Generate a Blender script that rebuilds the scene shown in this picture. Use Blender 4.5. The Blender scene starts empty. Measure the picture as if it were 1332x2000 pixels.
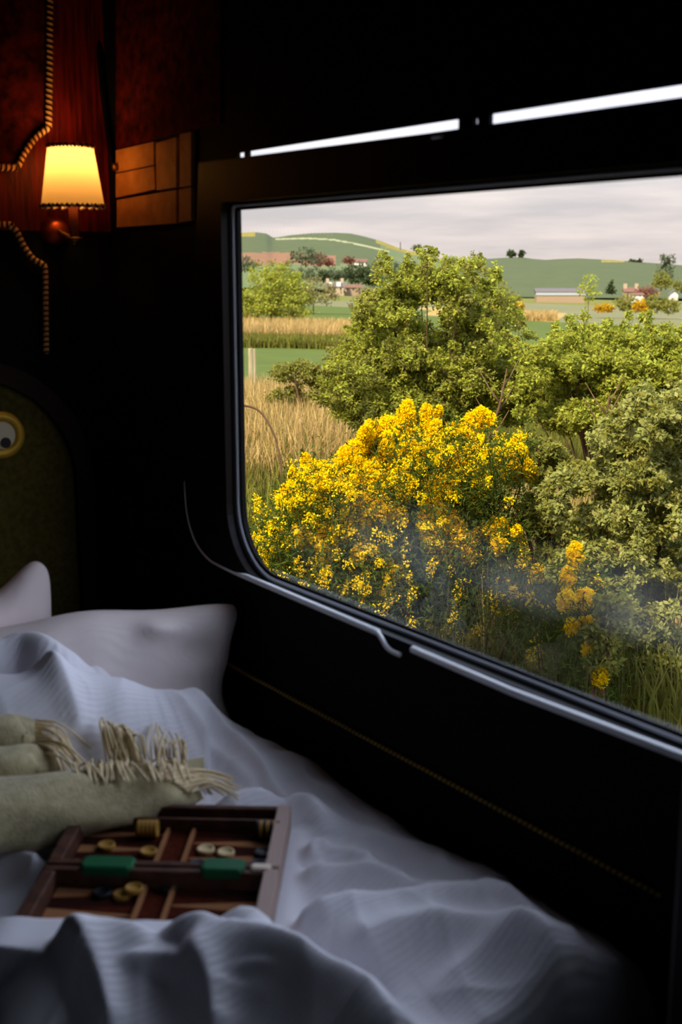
import bpy, math, random
import numpy as np
from mathutils import Vector, Matrix
from mathutils.geometry import tessellate_polygon

SC = bpy.context.scene
COL = SC.collection
rng = np.random.default_rng(7)
random.seed(7)

# ------------------------------------------------------------------ camera, sky, sun, exposure
FPX = 2300.0
EYE = Vector((0.0, 0.0, 1.57))
PITCH = math.atan(476 / FPX)
YAW = math.atan(1676 * math.cos(PITCH) / FPX)
FWD = Vector((-math.cos(YAW) * math.cos(PITCH), math.sin(YAW) * math.cos(PITCH), -math.sin(PITCH)))
RGT = Vector((math.sin(YAW), math.cos(YAW), 0))
UPV = RGT.cross(FWD)

cam_d = bpy.data.cameras.new('camera')
cam = bpy.data.objects.new('camera', cam_d)
COL.objects.link(cam)
m3 = Matrix((RGT, UPV, -FWD)).transposed()
cam.matrix_world = Matrix.Translation(EYE) @ m3.to_4x4()
cam_d.sensor_fit = 'VERTICAL'
cam_d.sensor_height = 36.0
cam_d.lens = 36.0 * FPX / 2000.0
cam_d.clip_start = 0.02
cam_d.clip_end = 6000
cam_d.dof.use_dof = True
cam_d.dof.focus_distance = 6.0
cam_d.dof.aperture_fstop = 4.5
SC.camera = cam

SC.view_settings.view_transform = 'Standard'
SC.view_settings.look = 'None'
SC.view_settings.gamma = 1.0
SC.view_settings.use_curve_mapping = False
SC.view_settings.exposure = 0.27
SC.cycles.use_denoising = True
SC.cycles.max_bounces = 7
SC.cycles.diffuse_bounces = 3
SC.cycles.glossy_bounces = 3
SC.cycles.transparent_max_bounces = 12
SC.cycles.sample_clamp_indirect = 4.0

world = bpy.data.worlds.new('overcast_sky')
SC.world = world
world.use_nodes = True
nt = world.node_tree
nt.nodes.clear()
out = nt.nodes.new('ShaderNodeOutputWorld')
bg = nt.nodes.new('ShaderNodeBackground')
tc = nt.nodes.new('ShaderNodeTexCoord')
sep = nt.nodes.new('ShaderNodeSeparateXYZ')
nt.links.new(tc.outputs['Generated'], sep.inputs[0])
ramp = nt.nodes.new('ShaderNodeValToRGB')
els = ramp.color_ramp.elements
els[0].position = 0.0; els[0].color = (0.86, 0.76, 0.73, 1)
els[1].position = 1.0; els[1].color = (1.1, 1.25, 1.6, 1)
for p_, c_ in ((0.06, (0.92, 0.85, 0.85, 1)), (0.085, (0.96, 0.93, 0.98, 1)), (0.13, (1.2, 1.22, 1.38, 1)), (0.22, (2.6, 3.0, 3.9, 1)), (0.5, (2.7, 3.15, 4.2, 1)), (0.75, (1.3, 1.5, 2.0, 1))):
    e_ = els.new(p_); e_.color = c_
nt.links.new(sep.outputs['Z'], ramp.inputs[0])
mp = nt.nodes.new('ShaderNodeMapping')
mp.inputs['Scale'].default_value = (3.0, 3.0, 26.0)
nt.links.new(tc.outputs['Generated'], mp.inputs[0])
cl = nt.nodes.new('ShaderNodeTexNoise')
cl.inputs['Scale'].default_value = 2.2
cl.inputs['Detail'].default_value = 7
cl.inputs['Roughness'].default_value = 0.55
nt.links.new(mp.outputs[0], cl.inputs['Vector'])
cr = nt.nodes.new('ShaderNodeValToRGB')
cr.color_ramp.elements[0].position = 0.36; cr.color_ramp.elements[0].color = (0.76, 0.79, 0.83, 1)
cr.color_ramp.elements[1].position = 0.66; cr.color_ramp.elements[1].color = (1.06, 1.04, 1.03, 1)
nt.links.new(cl.outputs['Fac'], cr.inputs[0])
mul = nt.nodes.new('ShaderNodeMix'); mul.data_type = 'RGBA'; mul.blend_type = 'MULTIPLY'
mul.inputs[0].default_value = 1.0
side = nt.nodes.new('ShaderNodeMapRange')
side.inputs[1].default_value = -0.5; side.inputs[2].default_value = 0.4; side.inputs[3].default_value = 0.45; side.inputs[4].default_value = 1.0
nt.links.new(sep.outputs['Y'], side.inputs[0])
dim = nt.nodes.new('ShaderNodeMix'); dim.data_type = 'RGBA'; dim.blend_type = 'MULTIPLY'; dim.inputs[0].default_value = 1.0
nt.links.new(ramp.outputs[0], dim.inputs[6]); nt.links.new(side.outputs[0], dim.inputs[7])
nt.links.new(dim.outputs[2], mul.inputs[6])
nt.links.new(cr.outputs[0], mul.inputs[7])
nt.links.new(mul.outputs[2], bg.inputs[0])
bg.inputs[1].default_value = 1.0
nt.links.new(bg.outputs[0], out.inputs[0])

sun_d = bpy.data.lights.new('evening_sun', 'SUN')
sun_d.energy = 8.0
sun_d.color = (1.0, 0.90, 0.70)
sun_d.angle = math.radians(6)
sun = bpy.data.objects.new('evening_sun', sun_d)
COL.objects.link(sun)
SUN_DIR = Vector((-0.35, 0.80, -0.77)).normalized()
sun.rotation_euler = SUN_DIR.to_track_quat('-Z', 'Y').to_euler()

# ------------------------------------------------------------------ helpers
def ray(px, py):
    return FWD + RGT * ((px - 666) / FPX) + UPV * ((1000 - py) / FPX)

def on(px, py, axis, v):
    d = ray(px, py)
    return EYE + d * ((v - EYE[axis]) / d[axis])

def at(px, py, dist):
    d = ray(px, py)
    return EYE + d * (dist / math.hypot(d.x, d.y))

def lin(r, g, b):
    def f(c):
        c /= 255.0
        return c / 12.92 if c <= 0.04045 else ((c + 0.055) / 1.055) ** 2.4
    return (f(r), f(g), f(b), 1.0)

def mat(name, col, rough=0.7, metal=0.0, col2=None, scale=20, bump=0.0, bscale=None, stretch=(1, 1, 1), spec=0.3, sheen=0.0):
    m = bpy.data.materials.new(name)
    m.use_nodes = True
    n = m.node_tree.nodes; l = m.node_tree.links
    b = n['Principled BSDF']
    b.inputs['Base Color'].default_value = col
    b.inputs['Roughness'].default_value = rough
    b.inputs['Metallic'].default_value = metal
    b.inputs['Specular IOR Level'].default_value = spec
    if sheen:
        b.inputs['Sheen Weight'].default_value = sheen
    if col2 is not None or bump:
        t = n.new('ShaderNodeTexCoord')
        mp_ = n.new('ShaderNodeMapping')
        mp_.inputs['Scale'].default_value = stretch
        l.new(t.outputs['Object'], mp_.inputs[0])
        nz = n.new('ShaderNodeTexNoise')
        nz.inputs['Scale'].default_value = scale
        nz.inputs['Detail'].default_value = 6
        l.new(mp_.outputs[0], nz.inputs['Vector'])
        if col2 is not None:
            r = n.new('ShaderNodeValToRGB')
            r.color_ramp.elements[0].position = 0.35; r.color_ramp.elements[0].color = col
            r.color_ramp.elements[1].position = 0.65; r.color_ramp.elements[1].color = col2
            l.new(nz.outputs['Fac'], r.inputs[0])
            l.new(r.outputs[0], b.inputs['Base Color'])
        if bump:
            src = nz
            if bscale:
                src = n.new('ShaderNodeTexNoise')
                src.inputs['Scale'].default_value = bscale
                l.new(mp_.outputs[0], src.inputs['Vector'])
            bp = n.new('ShaderNodeBump')
            bp.inputs['Strength'].default_value = bump
            bp.inputs['Distance'].default_value = 0.01
            l.new(src.outputs['Fac'], bp.inputs['Height'])
            l.new(bp.outputs[0], b.inputs['Normal'])
    return m

def leafmat(name, cols, trans=0.35, rough=0.6):
    """foliage: every leaf takes its own tone"""
    m = bpy.data.materials.new(name)
    m.use_nodes = True
    n = m.node_tree.nodes; l = m.node_tree.links
    n.remove(n['Principled BSDF'])
    g = n.new('ShaderNodeNewGeometry')
    r = n.new('ShaderNodeValToRGB')
    r.color_ramp.elements[0].color = cols[0]
    r.color_ramp.elements[1].color = cols[-1]
    for i, c in enumerate(cols[1:-1]):
        e = r.color_ramp.elements.new((i + 1) / (len(cols) - 1)); e.color = c
    l.new(g.outputs['Random Per Island'], r.inputs[0])
    d = n.new('ShaderNodeBsdfDiffuse'); t = n.new('ShaderNodeBsdfTranslucent')
    mx = n.new('ShaderNodeMixShader'); mx.inputs[0].default_value = trans
    l.new(r.outputs[0], d.inputs[0]); l.new(r.outputs[0], t.inputs[0])
    l.new(d.outputs[0], mx.inputs[1]); l.new(t.outputs[0], mx.inputs[2])
    l.new(mx.outputs[0], n['Material Output'].inputs[0])
    return m

class MB:
    def __init__(s):
        s.v = []; s.f = []; s.mi = []
    def add(s, vs, fs, mi=0):
        o = len(s.v)
        s.v += [tuple(x) for x in vs]
        s.f += [tuple(i + o for i in f) for f in fs]
        s.mi += [mi] * len(fs)
        return s
    def box(s, lo, hi, mi=0, M=None, bev=0.0):
        x0, y0, z0 = lo; x1, y1, z1 = hi
        if bev <= 0:
            vs = [Vector(p) for p in ((x0,y0,z0),(x1,y0,z0),(x1,y1,z0),(x0,y1,z0),(x0,y0,z1),(x1,y0,z1),(x1,y1,z1),(x0,y1,z1))]
            fs = [(3,2,1,0),(4,5,6,7),(0,1,5,4),(1,2,6,5),(2,3,7,6),(3,0,4,7)]
        else:
            b = bev; vs = []; fs = []
            def ring(z, i):
                return [Vector(p) for p in ((x0+b+i,y0+i,z),(x1-b-i,y0+i,z),(x1-i,y0+b+i,z),(x1-i,y1-b-i,z),(x1-b-i,y1-i,z),(x0+b+i,y1-i,z),(x0+i,y1-b-i,z),(x0+i,y0+b+i,z))]
            rs = [ring(z0, b*0.5), ring(z0+b*0.5, 0), ring(z1-b*0.5, 0), ring(z1, b*0.5)]
            for r_ in rs: vs += r_
            for k in range(3):
                for i in range(8):
                    j = (i+1) % 8
                    fs.append((k*8+i, k*8+j, k*8+8+j, k*8+8+i))
            fs.append(tuple(range(7, -1, -1))); fs.append(tuple(range(24, 32)))
        if M is not None: vs = [M @ v for v in vs]
        return s.add(vs, fs, mi)
    def tube(s, pts, r, n=8, mi=0, cap=True, closed=False, flat=1.0):
        pts = [Vector(p) for p in pts]
        N = len(pts)
        rr = r if isinstance(r, (list, tuple, np.ndarray)) else [r] * N
        vs = []; prev = None
        for i, p in enumerate(pts):
            if closed: t = pts[(i+1) % N] - pts[i-1]
            else: t = pts[min(i+1, N-1)] - pts[max(i-1, 0)]
            if t.length < 1e-9: t = Vector((0,0,1))
            t.normalize()
            if prev is None:
                a = Vector((0,0,1)) if abs(t.z) < 0.9 else Vector((1,0,0))
                u = t.cross(a).normalized()
            else:
                u = (prev - t * prev.dot(t))
                u = u.normalized() if u.length > 1e-6 else t.orthogonal().normalized()
            prev = u
            w = t.cross(u)
            for k in range(n):
                a = 2*math.pi*k/n
                vs.append(p + u*(math.cos(a)*rr[i]) + w*(math.sin(a)*rr[i]*flat))
        fs = []
        for i in range(N if closed else N-1):
            i2 = (i+1) % N
            for k in range(n):
                k2 = (k+1) % n
                fs.append((i*n+k, i*n+k2, i2*n+k2, i2*n+k))
        if cap and not closed:
            fs.append(tuple(range(n-1, -1, -1)))
            fs.append(tuple((N-1)*n+k for k in range(n)))
        return s.add(vs, fs, mi)
    def lathe(s, prof, n=32, M=None, mi=0, capb=False, capt=False):
        vs = []
        for r_, z_ in prof:
            for k in range(n):
                a = 2*math.pi*k/n
                vs.append(Vector((r_*math.cos(a), r_*math.sin(a), z_)))
        fs = []
        for i in range(len(prof)-1):
            for k in range(n):
                k2 = (k+1) % n
                fs.append((i*n+k, i*n+k2, (i+1)*n+k2, (i+1)*n+k))
        if capb: fs.append(tuple(range(n-1, -1, -1)))
        if capt: fs.append(tuple((len(prof)-1)*n+k for k in range(n)))
        if M is not None: vs = [M @ v for v in vs]
        return s.add(vs, fs, mi)
    def plate(s, loops, y0, y1, mi=0, M=None):
        """flat plate in the xz plane with holes: loops[0] outer, others holes; M maps (x, y, z)"""
        flat = [p for lp in loops for p in lp]
        tri = tessellate_polygon([[Vector((p[0], p[1], 0)) for p in lp] for lp in loops])
        n = len(flat)
        vs = [Vector((p[0], y0, p[1])) for p in flat] + [Vector((p[0], y1, p[1])) for p in flat]
        fs = []
        for t in tri:
            fs.append(tuple(t)); fs.append(tuple(i+n for i in reversed(t)))
        o = 0
        for lp in loops:
            k = len(lp)
            for i in range(k):
                j = (i+1) % k
                fs.append((o+i, o+j, o+j+n, o+i+n))
            o += k
        if M is not None: vs = [M @ v for v in vs]
        return s.add(vs, fs, mi)
    def build(s, name, mats, parent=None, smooth=False, loc=None):
        me = bpy.data.meshes.new(name)
        vs = s.v
        if loc is not None:
            L = Vector(loc); vs = [tuple(Vector(v) - L) for v in vs]
        me.from_pydata(vs, [], s.f)
        if not isinstance(mats, (list, tuple)): mats = [mats]
        for m in mats: me.materials.append(m)
        if len(mats) > 1: me.polygons.foreach_set('material_index', s.mi)
        me.validate()
        import bmesh
        bm = bmesh.new(); bm.from_mesh(me)
        bmesh.ops.recalc_face_normals(bm, faces=bm.faces)
        bm.to_mesh(me); bm.free()
        if smooth: me.polygons.foreach_set('use_smooth', [True]*len(me.polygons))
        me.update()
        o = bpy.data.objects.new(name, me)
        COL.objects.link(o)
        if loc is not None: o.location = loc
        if parent is not None:
            o.parent = parent
            pl_ = parent.location.copy()
            if parent.parent is not None: pl_ += parent.parent.location
            if loc is None:
                o.matrix_parent_inverse = Matrix.Translation(-pl_)
            else:
                o.location = Vector(loc) - pl_
        return o

def grid_obj(name, V, nu, nv, mats, parent=None, smooth=True, mi=None, loc=None):
    """V: (nu*nv,3) array"""
    me = bpy.data.meshes.new(name)
    V = np.asarray(V, dtype=np.float32)
    L = np.array(loc if loc is not None else (0, 0, 0), dtype=np.float32)
    I = np.arange(nu*nv).reshape(nu, nv)
    F = np.stack([I[:-1, :-1], I[1:, :-1], I[1:, 1:], I[:-1, 1:]], -1).reshape(-1, 4)
    fast_mesh(me, V - L, F)
    if not isinstance(mats, (list, tuple)): mats = [mats]
    for m in mats: me.materials.append(m)
    if mi is not None: me.polygons.foreach_set('material_index', np.asarray(mi, dtype=np.int32))
    if smooth: me.polygons.foreach_set('use_smooth', np.ones(len(F), dtype=bool))
    me.update()
    o = bpy.data.objects.new(name, me)
    COL.objects.link(o)
    o.location = L.tolist()
    if parent is not None:
        o.parent = parent
        o.location = (Vector(L.tolist()) - parent.location)
    return o

def fast_mesh(me, V, F):
    V = np.ascontiguousarray(V, dtype=np.float32); F = np.ascontiguousarray(F, dtype=np.int32)
    me.vertices.add(len(V)); me.vertices.foreach_set('co', V.ravel())
    me.loops.add(F.size); me.loops.foreach_set('vertex_index', F.ravel())
    me.polygons.add(len(F))
    me.polygons.foreach_set('loop_start', np.arange(0, F.size, F.shape[1], dtype=np.int32))
    me.polygons.foreach_set('loop_total', np.full(len(F), F.shape[1], dtype=np.int32))
    me.update(calc_edges=True)

def quads_obj(name, V, mats, parent=None, loc=None, mi=None):
    """V (N,4,3) separate quads"""
    me = bpy.data.meshes.new(name)
    N = len(V)
    L = np.array(loc if loc is not None else (0, 0, 0), dtype=np.float32)
    fast_mesh(me, V.reshape(-1, 3) - L, np.arange(N*4).reshape(N, 4))
    if not isinstance(mats, (list, tuple)): mats = [mats]
    for m in mats: me.materials.append(m)
    if mi is not None: me.polygons.foreach_set('material_index', np.asarray(mi, dtype=np.int32))
    o = bpy.data.objects.new(name, me)
    COL.objects.link(o)
    o.location = L.tolist()
    if parent is not None:
        o.parent = parent
        o.location = Vector(L.tolist()) - parent.location
    return o

def empty(name, loc):
    o = bpy.data.objects.new(name, None)
    o.empty_display_size = 0.1
    o.location = loc
    COL.objects.link(o)
    return o

def tag(o, label, cat, group=None, kind=None):
    o['label'] = label; o['category'] = cat
    if group: o['group'] = group
    if kind: o['kind'] = kind
    return o

def struct(o, label=None):
    o['kind'] = 'structure'
    if label: o['label'] = label
    return o

def spline(pts, n=12, closed=False):
    P = [np.array(p, dtype=float) for p in pts]
    N = len(P); outp = []
    rngk = range(N if closed else N-1)
    for i in rngk:
        if closed: a, b, c, d = P[i-1], P[i], P[(i+1) % N], P[(i+2) % N]
        else: a, b, c, d = P[max(i-1, 0)], P[i], P[i+1], P[min(i+2, N-1)]
        for k in range(n):
            t = k/n
            outp.append(0.5*((2*b)+(-a+c)*t+(2*a-5*b+4*c-d)*t*t+(-a+3*b-3*c+d)*t**3))
    if not closed: outp.append(P[-1])
    return outp

def rrect(x0, z0, x1, z1, rs, n=10):
    """corner radii: (bottom left, bottom right, top right, top left), anticlockwise"""
    o = []
    for (cx, cz, r_, a0) in ((x0+rs[0], z0+rs[0], rs[0], 180), (x1-rs[1], z0+rs[1], rs[1], 270), (x1-rs[2], z1-rs[2], rs[2], 0), (x0+rs[3], z1-rs[3], rs[3], 90)):
        for k in range(n+1):
            a = math.radians(a0 + 90*k/n)
            o.append((cx + r_*math.cos(a), cz + r_*math.sin(a)))
    return o

# ------------------------------------------------------------------ interior materials
M_black = mat('dark_wall_leather', lin(16, 15, 17), 0.7, bump=0.05, scale=180, spec=0.06)
M_ceil = mat('dark_ceiling', lin(14, 12, 12), 0.85, spec=0.05)
M_floor = mat('dark_carpet', lin(20, 18, 18), 0.95, spec=0.02)
M_wood = mat('mahogany_veneer', lin(118, 24, 13), 0.5, col2=lin(62, 12, 8), scale=14, stretch=(1, 9, 0.7), spec=0.15)
M_padding = mat('dark_red_padded_cloth', lin(92, 22, 14), 0.85, col2=lin(42, 9, 6), scale=34, bump=0.4, spec=0.05)
M_tan = mat('tan_leather_tiles', lin(196, 136, 84), 0.6, col2=lin(170, 112, 64), scale=22, bump=0.1, spec=0.1)
M_surround = mat('dark_window_surround', lin(20, 10, 9), 0.5, col2=lin(13, 6, 6), scale=8, stretch=(8, 8, 0.6), spec=0.15)
M_reveal = mat('black_rubber', lin(12, 12, 14), 0.7, spec=0.08)
M_rim = mat('dull_steel_rim', lin(196, 198, 204), 0.5, 0.15)
M_rail = mat('brushed_aluminium_rail', lin(250, 250, 252), 0.4, 0.0, spec=0.5)
M_brass = mat('old_brass', lin(150, 108, 40), 0.35, 0.9, col2=lin(112, 74, 26), scale=30)
M_darkplate = mat('dark_plate', lin(22, 19, 16), 0.5)
M_sheet = None

def ribbed_cloth(name, col, ribs=260.0, axis='X', bump=0.35, rough=0.9):
    m = mat(name, col, rough, spec=0.1, sheen=0.1)
    n = m.node_tree.nodes; l = m.node_tree.links
    t = n.new('ShaderNodeTexCoord')
    w = n.new('ShaderNodeTexWave'); w.wave_type = 'BANDS'; w.bands_direction = axis
    w.inputs['Scale'].default_value = ribs / 6.28 / 1.0
    w.inputs['Distortion'].default_value = 1.2
    w.inputs['Detail'].default_value = 2
    w.inputs['Detail Scale'].default_value = 1.5
    l.new(t.outputs['Object'], w.inputs['Vector'])
    nz = n.new('ShaderNodeTexNoise'); nz.inputs['Scale'].default_value = 22; nz.inputs['Detail'].default_value = 4
    l.new(t.outputs['Object'], nz.inputs['Vector'])
    ad = n.new('ShaderNodeMath'); ad.operation = 'ADD'
    ml = n.new('ShaderNodeMath'); ml.operation = 'MULTIPLY'; ml.inputs[1].default_value = 0.35
    l.new(w.outputs['Fac'], ml.inputs[0]); l.new(ml.outputs[0], ad.inputs[0]); l.new(nz.outputs['Fac'], ad.inputs[1])
    b = n.new('ShaderNodeBump'); b.inputs['Strength'].default_value = bump; b.inputs['Distance'].default_value = 0.008
    l.new(ad.outputs[0], b.inputs['Height'])
    l.new(b.outputs[0], n['Principled BSDF'].inputs['Normal'])
    return m

M_duvet = ribbed_cloth('white_seersucker_cotton', lin(240, 236, 240), 230, 'X', 0.20)
M_pillow = ribbed_cloth('white_pillow_cotton', lin(246, 232, 226), 260, 'Y', 0.22)
M_pink = mat('pale_pink_cotton', lin(240, 222, 218), 0.9, bump=0.25, scale=25, spec=0.1)
M_throw = mat('sage_wool', lin(198, 184, 142), 0.95, col2=lin(174, 160, 118), scale=60, bump=0.35, bscale=300, spec=0.05, sheen=0.3)
M_fringe = mat('cream_wool', lin(236, 214, 172), 0.95, spec=0.05)
M_mattress = mat('mattress_ticking', lin(190, 188, 190), 0.9)
M_bedbase = mat('dark_bed_base', lin(24, 20, 19), 0.7)

# ------------------------------------------------------------------ the setting: compartment shell
YW = 1.30            # inner face of the window wall
XB = -2.82           # headboard wall
YG = 1.312
WX0, WX1, WZ0, WZ1 = on(462, 700, 1, YG).x, -0.85, on(900, 1277, 1, YG).z, on(900, 363, 1, YG).z
hole = rrect(WX0, WZ0, WX1, WZ1, (0.15, 0.12, 0.02, 0.012))
def slit(xa, xb, zc, h=0.0155):
    return [(xa, zc-h/2), (xb, zc-h/2), (xb, zc+h/2), (xa, zc+h/2)]
slits = [slit(-2.150, -1.498, 1.797), slit(-2.192, -2.164, 1.7965), slit(-1.425, -0.66, 1.797), slit(-1.462, -1.452, 1.797, 0.009)]
w = MB()
w.plate([[(XB-0.1, -0.02), (0.95, -0.02), (0.95, 1.775), (XB-0.1, 1.775)], hole], YW, YW+0.03)
struct(w.build('wall_right', M_black), 'dark lower wall around the train window')
w = MB()
w.plate([[(XB-0.1, 1.775), (0.95, 1.775), (0.95, 2.32), (XB-0.1, 2.32)]] + slits, YW, YW+0.008)
struct(w.build('wall_upper', M_black), 'dark upper wall with ventilator slits above the train window')
w = MB().box((XB-0.05, -1.2, -0.02), (XB, YW, 2.32)); struct(w.build('wall_back', M_wood))
w = MB().box((0.9, -1.2, -0.02), (0.95, YW, 2.32)); struct(w.build('wall_front', M_black))
w = MB().box((XB, -1.25, -0.02), (0.9, -1.2, 2.32)); struct(w.build('wall_left', M_black))
w = MB().box((XB-0.05, -1.25, -0.06), (0.95, YW+0.055, -0.02)); struct(w.build('floor', M_floor))
w = MB().box((XB-0.05, -1.25, 2.32), (0.95, YW+0.055, 2.42)); struct(w.build('ceiling', M_ceil))

# raised surround around the window
YS = 1.282
def onp(px, py, y=YS):
    p = on(px, py, 1, y); return (p.x, p.z)
sur_px = [(388, 318), (384, 420), (377, 600), (370, 780), (366, 900), (367, 960), (373, 1012), (388, 1058), (412, 1090), (440, 1107), (465, 1119)]
sur = [onp(*q) for q in sur_px]
sur = [(float(p[0]), float(p[1])) for p in spline(sur, 5)]
zb = sur[-1][1]
outer = sur + [(-1.55, zb-0.004), (-0.60, zb-0.006), (-0.56, 1.0), (-0.56, 1.785), (-1.4, 1.785)]
w = MB()
w.plate([outer, [(p[0], p[1]) for p in rrect(WX0-0.004, WZ0-0.004, WX1+0.004, WZ1+0.004, (0.15, 0.12, 0.02, 0.012))]], YS, YW)
o = w.build('window_surround', M_surround)
struct(o, 'dark reddish wooden surround around the train window')

# window: gasket rim, pane
win = empty('window_1', (WX0, YW+0.04, WZ0)); struct(win, 'large train window with rounded lower corner')
rim_lp = [(p[0], YG-0.003, p[1]) for p in rrect(WX0+0.001, WZ0+0.001, WX1-0.001, WZ1-0.001, (0.15, 0.12, 0.02, 0.012))]
MB().tube(rim_lp, 0.0042, 8, closed=True).build('window_rim', M_rim, win, True)
rub = [(p[0], YG+0.003, p[1]) for p in rrect(WX0+0.008, WZ0+0.007, WX1-0.008, WZ1-0.007, (0.142, 0.112, 0.012, 0.008))]
MB().tube(rub, 0.0045, 8, closed=True).build('rubber_gasket', M_reveal, win, True)

def glass_mat():
    m = bpy.data.materials.new('tinted_glass'); m.use_nodes = True
    n = m.node_tree.nodes; l = m.node_tree.links
    n.remove(n['Principled BSDF'])
    lw = n.new('ShaderNodeLayerWeight'); lw.inputs['Blend'].default_value = 0.5
    pw = n.new('ShaderNodeMath'); pw.operation = 'POWER'; pw.inputs[1].default_value = 5.0
    l.new(lw.outputs['Facing'], pw.inputs[0])
    fr = n.new('ShaderNodeMath'); fr.operation = 'MULTIPLY_ADD'; fr.inputs[1].default_value = 0.90; fr.inputs[2].default_value = 0.055
    l.new(pw.outputs[0], fr.inputs[0])
    tr = n.new('ShaderNodeBsdfTransparent'); tr.inputs[0].default_value = (0.86, 0.85, 0.82, 1)
    gl = n.new('ShaderNodeBsdfGlossy'); gl.inputs['Roughness'].default_value = 0.0
    gl.inputs['Color'].default_value = (1, 1, 1, 1)
    mx = n.new('ShaderNodeMixShader')
    l.new(fr.outputs[0], mx.inputs[0]); l.new(tr.outputs[0], mx.inputs[1]); l.new(gl.outputs[0], mx.inputs[2])
    l.new(mx.outputs[0], n['Material Output'].inputs[0])
    return m
gp = rrect(WX0+0.002, WZ0+0.002, WX1-0.002, WZ1-0.002, (0.15, 0.12, 0.02, 0.012))
pane = MB().add([(p[0], YG, p[1]) for p in gp], [tuple(range(len(gp)))]).build('pane', glass_mat(), win)

# hazy reflection painted as a pale patchy film over the pane
def reflection_film_mat():
    m = bpy.data.materials.new('reflection_film'); m.use_nodes = True
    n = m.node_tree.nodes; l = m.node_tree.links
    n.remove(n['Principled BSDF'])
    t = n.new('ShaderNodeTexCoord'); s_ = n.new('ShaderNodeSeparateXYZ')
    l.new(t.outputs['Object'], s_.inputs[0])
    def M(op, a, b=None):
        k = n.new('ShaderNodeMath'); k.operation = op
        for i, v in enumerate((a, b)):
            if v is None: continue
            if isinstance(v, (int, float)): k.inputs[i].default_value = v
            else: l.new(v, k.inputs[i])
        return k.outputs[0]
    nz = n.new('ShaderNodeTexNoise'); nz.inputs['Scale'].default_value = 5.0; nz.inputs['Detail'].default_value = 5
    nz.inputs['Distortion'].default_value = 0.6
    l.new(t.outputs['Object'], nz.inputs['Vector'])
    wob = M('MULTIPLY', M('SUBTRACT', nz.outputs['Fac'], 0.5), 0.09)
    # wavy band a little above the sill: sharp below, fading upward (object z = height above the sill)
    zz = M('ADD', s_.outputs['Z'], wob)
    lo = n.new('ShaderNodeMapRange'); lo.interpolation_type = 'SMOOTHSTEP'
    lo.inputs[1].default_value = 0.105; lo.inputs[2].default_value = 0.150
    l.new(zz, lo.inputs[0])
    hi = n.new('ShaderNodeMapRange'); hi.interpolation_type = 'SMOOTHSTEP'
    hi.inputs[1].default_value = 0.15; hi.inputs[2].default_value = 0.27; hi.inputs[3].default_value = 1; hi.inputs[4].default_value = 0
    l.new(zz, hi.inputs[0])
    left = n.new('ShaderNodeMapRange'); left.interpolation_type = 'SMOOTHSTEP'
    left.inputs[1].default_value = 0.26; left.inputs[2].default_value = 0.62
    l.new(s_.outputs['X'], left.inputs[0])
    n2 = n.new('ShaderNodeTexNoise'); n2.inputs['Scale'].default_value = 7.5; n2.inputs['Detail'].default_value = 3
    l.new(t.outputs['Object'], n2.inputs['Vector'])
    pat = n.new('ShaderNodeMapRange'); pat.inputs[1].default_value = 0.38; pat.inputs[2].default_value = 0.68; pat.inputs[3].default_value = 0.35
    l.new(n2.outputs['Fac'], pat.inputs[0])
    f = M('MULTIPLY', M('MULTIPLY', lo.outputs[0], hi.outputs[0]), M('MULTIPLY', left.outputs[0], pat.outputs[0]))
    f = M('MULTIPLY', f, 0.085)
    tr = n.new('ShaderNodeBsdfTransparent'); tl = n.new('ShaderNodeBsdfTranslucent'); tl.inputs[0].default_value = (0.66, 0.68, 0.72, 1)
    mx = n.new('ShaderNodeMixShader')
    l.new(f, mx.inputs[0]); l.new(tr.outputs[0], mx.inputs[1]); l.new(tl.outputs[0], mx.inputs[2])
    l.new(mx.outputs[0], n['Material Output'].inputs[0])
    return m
refl_film = MB().add([(p[0], YG-0.0015, p[1]) for p in gp], [tuple(range(len(gp)))]).build('reflection_film', reflection_film_mat(), win, loc=(WX0, YG-0.0015, WZ0))

# bright metal strips on the lower edge of the surround
def strip(pts, r, name, label, flat=1.0):
    o = MB().tube(pts, r, 10, flat=flat).build(name, M_rail, None, True)
    return struct(o, label)
yr = YS - 0.008
p_a = [(x, yr, z) for x, z in sur[23:]]
p_b = on(738, 1235, 1, yr)
rad = [0.0012 + 0.0016*i/len(p_a) for i in range(len(p_a))]
strip([Vector(p) for p in p_a] + [on(480, 1126, 1, yr), on(600, 1177, 1, yr), p_b], rad + [0.0060, 0.0064, 0.0062], 'trim_1', 'bright metal strip along the lower left of the window surround')
hook = [on(*q, 1, yr-0.002) for q in ((738, 1236), (746, 1248), (754, 1262), (765, 1272), (781, 1279))]
strip(spline(hook, 5), 0.0045, 'trim_2', 'small curved metal lip at the gap between the two sill strips')
strip([on(806, 1268, 1, yr), on(1000, 1351, 1, yr), on(1334, 1478, 1, yr), Vector((-0.6, yr, on(1334, 1478, 1, yr).z))], 0.0066, 'trim_3', 'bright metal strip along the lower right of the window surround')
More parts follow.
